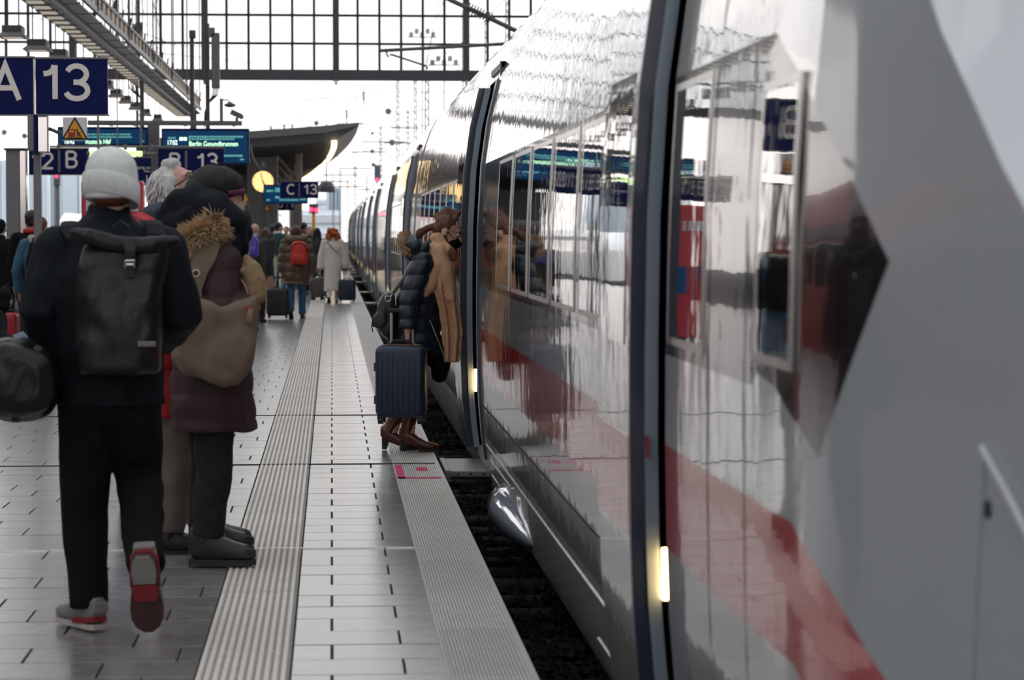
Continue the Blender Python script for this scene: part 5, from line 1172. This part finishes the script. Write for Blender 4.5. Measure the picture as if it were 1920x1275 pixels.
trousers(J, A, m_taupe, .010, (.10, .092, .082, .074), .08, .010)
for k in 'LR': shoe(J, A, k, m_hike, m_sole, boot=.16, L_=.30, name='boot', wscale=1.1, hs=1.3)
Hm = head_mat(J); Rm = Hm.to_3x3().to_4x4(); h_ = lambda *q: Hm @ V(q)
mb = MB(); mb.ell(h_(0, -.035, .045), (.092, .098, .085), 16, mat=Rm); mb.ell(h_(0, -.085, -.02), (.085, .06, .09), 14, mat=Rm); mb.ell(h_(0, -.075, -.10), (.07, .04, .05), 12, mat=Rm); mb.tube([h_(.03, .05, .11), h_(0, .02, .125), h_(-.04, .04, .11)], .028, 8, round_ends=True)
for sx in (-1, 1): mb.tube([h_(.075 * sx, .01, .06), h_(.083 * sx, -.03, .0), h_(.075 * sx, -.05, -.09)], [.025, .032, .03], 8, round_ends=True)
hr = remesh(mb, .008, 'hair', m_hair_w, A, 2, folds(.010, 28)); rr = random.Random(9); mb = MB()
for i in range(900):
    a = rr.uniform(0, 6.28); z = rr.uniform(-.13, .12); q = .092 * math.sqrt(max(.1, 1 - (max(z - .03, 0) / .11) ** 2)); b = V((q * math.cos(a), -.045 + q * math.sin(a) * 1.0, z))
    if b.y > .02 and z < .09: continue
    d = V((b.x, b.y + .04, .3 * z)).normalized(); tip = b + d * .02 + V((rr.uniform(-.02, .02), -.02 + rr.uniform(-.015, .015), -.035)); w_ = V((rr.uniform(-1, 1), rr.uniform(-1, 1), 0)) * .004
    mb.add([Hm @ (b + w_), Hm @ (b - w_), Hm @ lerp(b, tip, .5) + d * .008, Hm @ tip], [(0, 1, 2), (2, 1, 3), (0, 2, 3), (0, 3, 1)])
tag(mb.build('strands', m_hair_w, hr), kind='stuff')
eyes(J, A); gl = MB()
for sx in (-1, 1):
    gl.tube([h_(.036 * sx + .029 * math.cos(a), .112 - .012 * abs(math.cos(a)), -.004 + .024 * math.sin(a)) for a in [2 * math.pi * j / 18 for j in range(19)]], .0035, 6); gl.tube([h_(.064 * sx, .10, .006), h_(.084 * sx, .02, .01), h_(.082 * sx, -.04, -.005), h_(.08 * sx, -.06, -.03)], .0035, 6)
gl.tube([h_(-.008, .114, .0), h_(.008, .114, .0)], .003, 6); go = gl.build('glasses', m_blksh, A)
for sx in (-1, 1):
    q = MB(); q.add([h_(.036 * sx + .028 * math.cos(a), .112 - .012 * abs(math.cos(a)), -.004 + .023 * math.sin(a)) for a in [2 * math.pi * j / 18 for j in range(18)]], [tuple(range(18))]); q.build('lens', m_glass, go)
q = MB(); q.ell(h_(.074, .0, -.05), (.018, .03, .022), 10, mat=Rm); q.build('red_ear_cover', M('red_trim', (.45, .03, .04), .6), A, True)
mb = MB()
for pts, r in (([(300, 400, -.12), (285, 405, -.05), (278, 420, .08), (300, 425, .18)], .055), ([(296, 430, -.16), (310, 415, -.15), (330, 420, -.12)], .05)): mb.tube([L(*p) for p in pts], r, 10, round_ends=True)
remesh(mb, .01, 'blue_collar', M('blue_padded_collar', (.035, .055, .075), .7, var=.4), A, 3, folds(.012, 14))
mb = MB(); mb.tube([L(262, 402, -.1), L(280, 412, -.2), L(300, 428, -.24)], [(.03, .012)] * 3, 8); mb.build('red_lining', m_redc, A)
# --- person boarding the train
Y0 = 17.45; A = person('person in navy coat and long camel scarf bending to board the train', at(765, 846, Y0).x, Y0); L = rel(A)
J = stand(1.70, 90)
J.update(head=L(840, 434), neck=L(812, 474), chest=L(793, 530), waist=L(780, 600), pelvis=L(778, 655), sR=L(792, 494, -.17), eR=L(766, 570, -.22), wR=L(764, 618, -.24), sL=L(802, 492, .17), eL=L(815, 580, .20), wL=L(850, 620, .18), hR=L(775, 665, -.09), kR=L(768, 745, -.07), aR=L(768, 824, -.10), hL=L(770, 665, .09), kL=L(752, 745, .08), aL=L(733, 821, .06))
J['hf'] = V((.90, -.22, -.36)).normalized(); J['hu'] = V((.33, 0, .94)); J['nR'] = V((1, .3, 0)); J['cR'] = .95; J['dR'] = V((0, 0, -1)); J['tR'] = V((.985, -.16, 0)).normalized(); J['tL'] = V((.985, -.16, 0)).normalized(); J['ah'] = .085; J['hx'] = .03
remesh(body_mb(J), .0075, 'body', m_skin2, A)
m_puff = M('navy_puffer', (.0075, .017, .030), .42, var=.2)
coat(J, A, m_puff, L(780, 668).z, .008, (.20, .215), (.205, .165), (.088, .080, .066), quilt(.105, .016, .004), 'coat', .085, waist=(.195, .175))
trousers(J, A, m_blackc, .010, (.10, .085, .062, .050), .55)
m_boot = M('brown_leather', (.085, .022, .012), .3, var=.35, nscale=10, bump=.002, bscale=18)
for k in 'LR': shoe(J, A, k, m_boot, m_sole, boot=.30, heel=.055, L_=.29, name='boot', hs=1.1)
Hm = head_mat(J); Rm = Hm.to_3x3().to_4x4(); h_ = lambda *q: Hm @ V(q); hair(J, A, m_hair_b, 'pony', .007); eyes(J, A)
mb = MB(); mb.ell(h_(0, .07, -.062), (.058, .050, .052), 16, mat=Rm); mb.ell(h_(0, .10, -.06), (.03, .03, .035), 10, mat=Rm); mk_ = remesh(mb, .006, 'face_mask', m_blackc, A, 3); q = MB()
for sx in (-1, 1): q.tube([h_(.05 * sx, .075, -.035), h_(.078 * sx, .01, -.005), h_(.082 * sx, -.012, -.02), h_(.055 * sx, .06, -.09)], .003, 5)
q.build('ear_loop', m_blackc, mk_)
m_camel = M('camel_scarf', (.58, .335, .20), .9, var=.12, nscale=9, bump=.0015, bscale=150)
def sheet(rows, d, th, pleats, amp):
    mb = MB(); rs = []
    for i, (py, x0, x1, dy) in enumerate(rows):
        n = 26; top = []; bot = []
        for j in range(n):
            t = j / (n - 1); o = amp * math.sin(t * math.pi * 2 * pleats + i * .25); p = L(lerp(x0, x1, t), py, dy + o); top.append(p + V((0, -th, 0))); bot.append(p + V((0, th, 0)))
        rs.append(top + bot[::-1])
    mb.rings(rs); return mb
mb = sheet([(505, 815, 850, -.16), (540, 812, 857, -.18), (580, 822, 862, -.17), (620, 828, 866, -.15), (660, 830, 864, -.15), (679, 832, 861, -.15)], 0, .016, 2.3, .022)
mb.rings(sheet([(500, 815, 850, -.05), (560, 822, 858, -.04), (620, 830, 864, -.03), (640, 833, 864, -.03)], 0, .014, 1.7, .02) and [[V(v) for v in r] for r in []] or [[L(815, 500, -.03), L(848, 500, -.03), L(848, 505, 0), L(815, 505, 0)], [L(830, 630, -.03), L(862, 630, -.03), L(862, 632, 0), L(830, 632, 0)]])
for pts, r in (([(816, 446, .05), (820, 448, -.08), (836, 468, -.12), (850, 480, -.02), (846, 468, .10)], .048), ([(812, 466, -.11), (818, 500, -.16), (806, 540, -.19), (798, 552, -.19)], [.05, .055, .04, .02]), ([(822, 470, -.13), (838, 510, -.17), (846, 560, -.18)], [.055, .05, .035])): mb.tube([L(*p) for p in pts], r, 10, round_ends=True)
remesh(mb, .008, 'scarf', m_camel, A, 3, folds(.010, 10, .4))
mb = MB(); mb.tube([L(775, 462, -.14), L(772, 455, 0), L(778, 462, .14)], .06, 10, round_ends=True); mb.tube([L(800, 462, -.16), L(786, 474, -.13), L(772, 478, -.02)], [.03, .045, .05], 10, round_ends=True); hd = remesh(mb, .009, 'hood', m_puff, A, 3, folds(.012, 14))
fur('fur_trim', [L(768, 468, -.16), L(758, 456, -.08), L(757, 448, .0), L(762, 446, .10)], .032, 900, .045, m_fur, hd, 5, .2, m_furd)
mb = MB(); mb.tube([L(829, 655, -.1), L(826, 690, -.1), L(824, 704, -.1)], [(.075, .05), (.07, .045), (.06, .04)], 12, side=(1, 0, 0), round_ends=True); mb.tube([L(790, 655, -.1), L(815, 672, -.1)], .07, 10); remesh(mb, .009, 'raised_knee', m_blackc, A, 3)
mb = MB(); mb.tube([L(804, 480, -.185), L(801, 510, -.205), L(800, 545, -.2)], .003, 5); mb.tube([L(806, 600, -.17), L(822, 640, -.17), L(834, 671, -.16)], .004, 5); mb.build('zip', m_rim, A)
# handbag on her back
hb = thing('handbag', 'black leather backpack-style handbag behind the navy coat', 'bag', L(722, 590, -.06) + A.location); B = rel(hb); m_lea = M('black_soft_leather', (.02, .022, .026), .38, var=.2, bump=.002, bscale=20)
mb = MB(); mb.rings([[B(722 + (x - 722) * k + 4 * d, 592 + (y - 592) * k, d * .9) for x, y in ((703, 600), (708, 572), (716, 552), (730, 545), (741, 552), (743, 590), (740, 625), (730, 640), (718, 632), (706, 618))] for d, k in ((-.13, .6), (-.11, .9), (0, 1), (.11, .9), (.13, .6))]); remesh(mb, .008, 'bag', m_lea, hb, 5, folds(.006, 16))
mb = MB(); mb.rings([[B(712 + (x - 712) * k, 600 + (y - 600) * k, d) for x, y in ((697, 612), (700, 592), (712, 580), (724, 586), (726, 608), (714, 618))] for d, k in ((-.15, .7), (-.14, .95), (-.09, 1), (-.05, .9))]); remesh(mb, .007, 'front_pocket', m_lea, hb, 4)
for px, py in ((727, 560), (730, 551)): a = B(px, py, -.12); MB().tube([a + V((.02 * math.cos(t), -.005, .02 * math.sin(t))) for t in [2 * math.pi * j / 14 for j in range(15)]], .004, 6).build('ring', m_rim, hb)
MB().tube([B(699, 598, -.12), B(697, 612, -.12), B(699, 622, -.12)], .004, 6).build('zip_pull', m_charc, hb)
mb = MB(); mb.tube([B(735, 552, -.06), B(760, 520, -.02), B(775, 495, .0)], [(.012, .004)] * 3, 8); mb.build('strap', m_lea, hb)
# --- suitcases
m_tube = M('handle_alloy', (.42, .42, .43), .35)
def suitcase(label, px0, px1, py0, py1, Y, depth, mat, ribs=7, rot=0., handle=None, group='rolling suitcases', zipm=None, wheels=True, soft=False):
    a, c = at(px0, py1, Y), at(px1, py0, Y); w2, H = (c.x - a.x) / 2, c.z - a.z
    t = thing('suitcase', label, 'suitcase', ((a.x + c.x) / 2, Y + depth / 2, a.z), rot, group); wr = .045 if wheels else 0
    MB().bbox(-w2, w2, -depth / 2, depth / 2, wr, H, min(.05, depth * .25), seg=4).build('shell', mat, t, True)
    for k in range(ribs):
        x = lerp(-w2 * .76, w2 * .76, k / (ribs - 1)); MB().bbox(x - w2 * .055, x + w2 * .055, -depth / 2 - .008, -depth / 2 + .02, wr + H * .07, H * .88, .006).build('rib', mat, t, True)
    for sx in (-1, 1):
        for sy in (-1, 1):
            if wheels: q = MB(); q.tube([(sx * w2 * .78 - .018, sy * depth * .36, .026), (sx * w2 * .78 + .018, sy * depth * .36, .026)], .026, 12); q.bbox(sx * w2 * .78 - .024, sx * w2 * .78 + .024, sy * depth * .36 - .02, sy * depth * .36 + .02, .03, .06, .005); q.build('wheel', m_black, t)
    zr = MB()
    for z0, z1 in ((wr + .02, H - .02),):
        zr.box(w2 - .004, w2 + .003, -.008, .008, z0 + .03, z1 - .03); zr.box(-w2 - .003, -w2 + .004, -.008, .008, z0 + .03, z1 - .03); zr.box(-w2 + .04, w2 - .04, -.008, .008, H - .003, H + .003)
    zr.build('zip', zipm or m_charc, t)
    if handle:
        hz, hw, lean = handle
        for sx in (-1, 1): q = MB(); q.tube([(sx * hw, depth * .25, H - .05), (sx * hw + lean, depth * .25, H + hz)], .011, 8); q.build('handle_tube', m_tube, t)
        q = MB(); q.bbox(-hw - .02 + lean, hw + .02 + lean, depth * .25 - .018, depth * .25 + .018, H + hz - .015, H + hz + .015, .008); q.build('grip', m_black, t)
    q = MB(); q.tube([(-.075, 0, H - .005), (-.06, 0, H + .03), (.06, 0, H + .03), (.075, 0, H - .005)], .010, 8); q.build('carry_handle', m_black, t)
    for sz in (.3, .72): MB().bbox(-w2 - .014, -w2 + .005, -.03, .03, H * sz - .03, H * sz + .03, .005).build('side_foot', m_black, t)
    return t
m_navys = M('navy_shell', (.012, .026, .060), .42, var=.15, bump=.0004, bscale=200); m_blks = M('black_shell', (.014, .014, .016), .5, var=.2); m_greys = M('grey_shell', (.07, .066, .066), .4); m_reds = M('red_shell', (.40, .015, .03), .4)
suitcase('navy ribbed suitcase lifted by the person boarding the train', 706, 801, 648, 796, 17.05, .22, m_navys, 8, math.radians(-7), (.24, .075, 0), zipm=M('orange_zip', (.55, .27, .10), .6))
# ------------------------------------------------------------------ the crowd farther down the platform
def crowd(label, px, Y, h, deg, top, hem, legs=m_jeand, hairm=m_hair_d, hk='short', shoes=m_blksh, skin=m_skin, puff=None, hemw=(.20, .15), chest=(.205, .145), step=.06, arms=0., voxel=.014, name='coat', over=None, sl=(.08, .07, .058), collar=None, hold=None):
    R = person(label, at(px, 437 + 7130 / Y, Y).x, Y); Jc = stand(h, deg, step, arms)
    if over: 
        for k, v in over.items(): Jc[k] = v
    if hold:
        for k, (hx, hy, dy) in hold.items(): Jc['w' + k] = at(hx, hy, Y + dy) - R.location; Jc['e' + k] = lerp(Jc['s' + k], Jc['w' + k], .52) + Jc['r'] * (.03 if k == 'R' else -.03)
    remesh(body_mb(Jc), voxel * .85, 'body', skin, R, 3); coat(Jc, R, top, hem, voxel, hemw, chest, sl, puff or folds(.008), name)
    if hem > .35: trousers(Jc, R, legs, voxel)
    for k in 'LR': shoe(Jc, R, k, shoes, boot=.1)
    if hairm: hair(Jc, R, hairm, hk, voxel * .8)
    if abs(((deg + 180) % 360) - 180) > 40 and hk != 'none': eyes(Jc, R)
    if collar:
        mb = MB(); c = lerp(Jc['neck'], Jc['head'], .25); mb.tube([c + V((.085 * math.cos(a), .085 * math.sin(a), -.01)) for a in [2 * math.pi * j / 12 for j in range(13)]], .035, 8); remesh(mb, voxel, 'scarf', collar, R, 2, folds(.006, 20))
    return R, Jc
def backpack(label, px0, px1, py0, py1, Y, mat, trim=None, detail=True):
    a, c = at(px0, py1, Y), at(px1, py0, Y); w2, H = (c.x - a.x) / 2, c.z - a.z; t = thing('backpack', label, 'backpack', ((a.x + c.x) / 2, Y, a.z))
    rs = [[V((w2 * q * math.copysign(abs(math.cos(k)) ** .55, math.cos(k)), .10 * q2 * math.copysign(abs(math.sin(k)) ** .6, math.sin(k)), z * H)) for k in [2 * math.pi * j / 20 for j in range(20)]] for z, q, q2 in ((.0, .8, .8), (.04, .97, 1.1), (.35, 1, 1.15), (.7, .96, 1.0), (.9, .82, .8), (.98, .6, .5), (1, .3, .2))]
    MB().rings(rs).build('bag', mat, t, True); MB().bbox(-w2 * .75, w2 * .75, -.145, -.08, H * .08, H * .45, .03, seg=3).build('front_pocket', mat, t, True)
    MB().tube([V((w2 * .97 * math.cos(k), -.09, H * .55 + H * .38 * math.sin(k))) for k in [math.pi * j / 10 for j in range(11)]], .007, 6).build('zip', trim or m_charc, t)
    MB().tube([(-.04, .0, H * .98), (-.03, 0, H * 1.08), (.03, 0, H * 1.08), (.04, 0, H * .98)], .008, 6).build('loop', trim or m_charc, t)
    for sx in (-1, 1): MB().tube([(sx * w2 * .55, .10, H * .9), (sx * w2 * .6, .14, H * 1.02), (sx * w2 * .7, .22, H * 1.0)], [(.025, .008)] * 3, 6, side=(1, 0, 0)).build('shoulder_strap', trim or m_charc, t)
    if trim: MB().box(-.012, .012, -.152, -.14, H * .1, H * .8).build('strap', trim, t)
    return t
m_brownp = M('brown_puffer', (.10, .06, .038), .42, var=.2); m_beige = M('beige_wool', (.74, .68, .62), .9, var=.08); m_teal = M('teal_wool', (.012, .045, .055), .8, var=.15); m_dnav = M('dark_navy_coat', (.012, .016, .026), .7, var=.2); m_dbr = M('dark_brown_coat', (.035, .022, .016), .8, var=.2); m_denim = M('denim_blue', (.03, .10, .17), .75, var=.3, nscale=14); m_olive = M('olive_coat', (.035, .032, .02), .8, var=.2)
# brown puffer with red backpack
E, Je = crowd('person in brown puffer coat with red backpack pulling a black suitcase', 556, 44.6, 1.70, 4, m_brownp, .62, m_jean, m_hair_l, 'long', m_blksh, puff=quilt(.17, .024, .004), hemw=(.245, .19), chest=(.23, .17), step=.10, sl=(.10, .092, .08), voxel=.012, hold={'L': (528, 512, .0)}, arms=.02)
mb = MB(); mb.tube([Je['neck'] + V((-.16, -.03, .02)), Je['neck'] + V((-.08, -.12, .0)), Je['neck'] + V((.08, -.12, .0)), Je['neck'] + V((.16, -.03, .02)), Je['neck'] + V((.1, .06, .04)), Je['neck'] + V((-.1, .06, .04)), Je['neck'] + V((-.16, -.03, .02))], .085, 10); remesh(mb, .012, 'hood', m_brownp, E, 3, folds(.012, 12))
backpack('small red backpack on the brown puffer coat', 544, 577, 452, 496, 44.6 - .30, M('red_nylon', (.50, .025, .015), .55, var=.15))
suitcase('black suitcase rolling behind the brown puffer coat', 500, 541, 541, 597, 44.2, .24, m_blks, 3, 0, (.2, .06, .04))
# beige coat, red hair
F, Jf = crowd('person in long beige coat with bushy red hair pulling a navy suitcase', 624, 54.8, 1.66, 0, m_beige, .26, m_charc, m_hair_r, 'bushy', m_white_r, hemw=(.205, .17), chest=(.205, .15), step=.10, hold={'L': (600, 505, .0), 'R': (648, 503, .0)}, sl=(.085, .08, .07), voxel=.012)
mb = MB(); mb.tube([Jf['sL'] + V((.05, -.11, .02)), Jf['chest'] + V((0, -.17, -.02)), Jf['waist'] + V((.14, -.15, .08))], .008, 6); mb.build('bag_strap', m_blackc, F)
suitcase('navy suitcase with ribs rolling beside the beige coat', 635, 667, 524, 567, 54.6, .24, m_navys, 7, 0, (.22, .08, 0))
G = suitcase('grey suitcase with pale handle left of the beige coat, tilted', 585, 616, 520, 561, 55.5, .24, m_greys, 3, 0, (.28, .09, -.10)); G.rotation_euler = (0, math.radians(-9), 0)
crowd('person in dark navy coat between the brown puffer and the beige coat', 595, 57, 1.68, 10, m_dnav, .55, m_jeand, m_hair_d, 'long', m_blksh, hold={'L': (588, 494, -.1)})
crowd('dark-haired masked person in dark coat facing the camera behind the brown puffer', 581, 62, 1.72, 175, m_dnav, .6, m_jeand, m_hair_d, 'short')
crowd('tall person in dark jacket behind the masked person', 570, 66, 1.84, 40, m_dnav, .75, m_jeand, m_hair_d, 'short')
crowd('person in dark jacket just left of the far train doors', 626, 78, 1.72, 20, m_dnav, .7, m_jeand, m_hair_d, 'short')
# purple backpack, long hair, teal suit and the rest of the left cluster
I_, Ji = crowd('person with red scarf carrying the purple backpack', 466, 39, 1.68, 8, m_olive, .75, m_jeand, m_hair_d, 'short', collar=M('red_scarf', (.30, .02, .03), .8))
backpack('purple backpack with pale straps beside the tan mitten', 449, 486, 440, 482, 38.72, M('purple_nylon', (.075, .055, .36), .5, var=.25), M('grey_webbing', (.25, .25, .32), .6))
crowd('bald person beside the purple backpack wearer', 478, 42.5, 1.72, 15, m_dnav, .75, m_jeand, None, 'none')
K_, Jk = crowd('person with long brown hair and dark coat beside the teal suit', 499, 58, 1.68, 30, m_dbr, .55, m_charc, m_hair_l, 'long', hold={'R': (505, 500, -.1)})
tb = thing('tote_bag', 'dusty pink tote bag hanging beside the long-haired person', 'bag', at(502, 540, 57.6)); B = rel(tb)
mb = MB(); mb.rings([[B(x0, py, -.08), B(x1, py, -.08), B(x1, py, .08), B(x0, py, .08)] for py, x0, x1 in ((540, 488, 516), (536, 487, 517), (520, 490, 512), (508, 493, 508))]); mb.build('bag', M('pink_canvas', (.36, .19, .16), .8), tb); q = MB(); q.tube([B(494, 509), B(499, 495), B(506, 495), B(508, 509)], .012, 6); q.build('handle', m_dbr, tb)
tb = thing('paper_bag', 'pale green-white paper bag in front of the teal suit', 'bag', at(515, 520, 59.5)); B = rel(tb); mb = MB(); mb.rings([[B(x0, py, -.08), B(x1, py, -.08), B(x1, py, .08), B(x0, py, .08)] for py, x0, x1 in ((520, 509, 519), (482, 507, 520))]); mb.build('bag', M('pale_paper', (.45, .5, .42), .7), tb); q = MB(); q.tube([B(510, 482), B(513, 474), B(517, 482)], .008, 6); q.build('handle', m_white_r, tb)
crowd('person in teal suit jacket and blue jeans looking right', 522, 61, 1.82, 60, m_teal, .80, m_jean, m_hair_d, 'short', collar=m_white_r)
crowd('person with black hair behind the teal suit', 511, 68, 1.78, 10, m_blackc, .7, m_jeand, m_hair_d, 'short')
crowd('person in dark clothes far back beside the teal suit', 547, 72, 1.74, 170, m_dnav, .7, m_jeand, m_hair_b, 'short')
crowd('person with brown hair far back, left of the brown puffer hood', 537, 76, 1.76, 190, m_olive, .7, m_jeand, m_hair_b, 'short')
# left group
m_hoodb = M('beige_hood', (.38, .32, .27), .85, var=.15)
N_, Jn = crowd('person in blue denim jacket with beige hood at the left', 78, 30, 1.75, 15, m_denim, .80, m_jean, m_hair_b, 'short', m_white_r, voxel=.011, collar=m_hoodb, arms=.035)
backpack('dark daypack on the blue denim jacket', 50, 112, 448, 560, 29.72, m_blackc)
mb = MB(); c = Jn['neck']; mb.tube([c + V((-.10, -.04, .02)), c + V((-.05, -.11, -.03)), c + V((.05, -.11, -.03)), c + V((.10, -.04, .02))], .05, 10, round_ends=True); remesh(mb, .011, 'hood', m_hoodb, N_, 3, folds(.008, 16))
crowd('black-clad person with hat at the left edge', 2, 33, 1.74, 5, m_blackc, .7, m_jeand, m_blackc, 'short', voxel=.012)
crowd('person with dark hair and red scarf beside the grey pillar', 62, 31.5, 1.84, 12, m_blackc, .7, m_jeand, m_hair_d, 'short', collar=m_redc)
crowd('person in blue jeans and white sneakers hidden behind the beanie man', 203, 14, 1.60, 20, m_dnav, .78, m_jean, m_hair_b, 'short', m_white_r)
Y0 = 29.0; P_ = person('person in black hood and light jeans sitting on the floor at the left edge', at(-10, 680, Y0).x, Y0); L = rel(P_); Jp = stand(1.70, 90)
Jp.update(head=L(10, 560), neck=L(-2, 583), chest=L(-10, 605), waist=L(-14, 632), pelvis=L(-14, 658), sR=L(-6, 592, -.17), eR=L(0, 630, -.2), wR=L(22, 640, -.18), sL=L(-6, 592, .17), eL=L(-5, 630, .2), wL=L(22, 645, .1), hf=V((.45, .89, .1)), hR=L(-12, 660, -.09), kR=L(42, 632, -.11), aR=L(60, 672, -.1), hL=L(-12, 660, .09), kL=L(44, 634, .11), aL=L(66, 672, .1))
remesh(body_mb(Jp), .012, 'body', m_skin, P_); coat(Jp, P_, m_charc, Jp['pelvis'].z, .012, (.2, .16), (.2, .15), voxel and (.085, .078, .066) if 0 else (.085, .078, .066), name='jacket')
trousers(Jp, P_, m_jeanl, .012); eyes(Jp, P_)
for k in 'LR': shoe(Jp, P_, k, m_blksh)
mb = MB(); Hm = head_mat(Jp); Rm = Hm.to_3x3().to_4x4(); mb.ell(Hm @ V((0, -.03, .035)), (.10, .11, .11), 14, mat=Rm); mb.tube([Hm @ V((0, -.02, .08)), Hm @ V((0, .05, .15)), Hm @ V((0, .08, .18))], [.06, .035, .012], 8); mb.ell(Hm @ V((0, -.06, -.06)), (.10, .08, .09), 12, mat=Rm); remesh(mb, .012, 'hood', m_blackc, P_, 3)
suitcase('red suitcase standing behind the seated person at the left edge', 5, 31, 587, 676, 30.0, .38, m_reds, 4, 0, None)
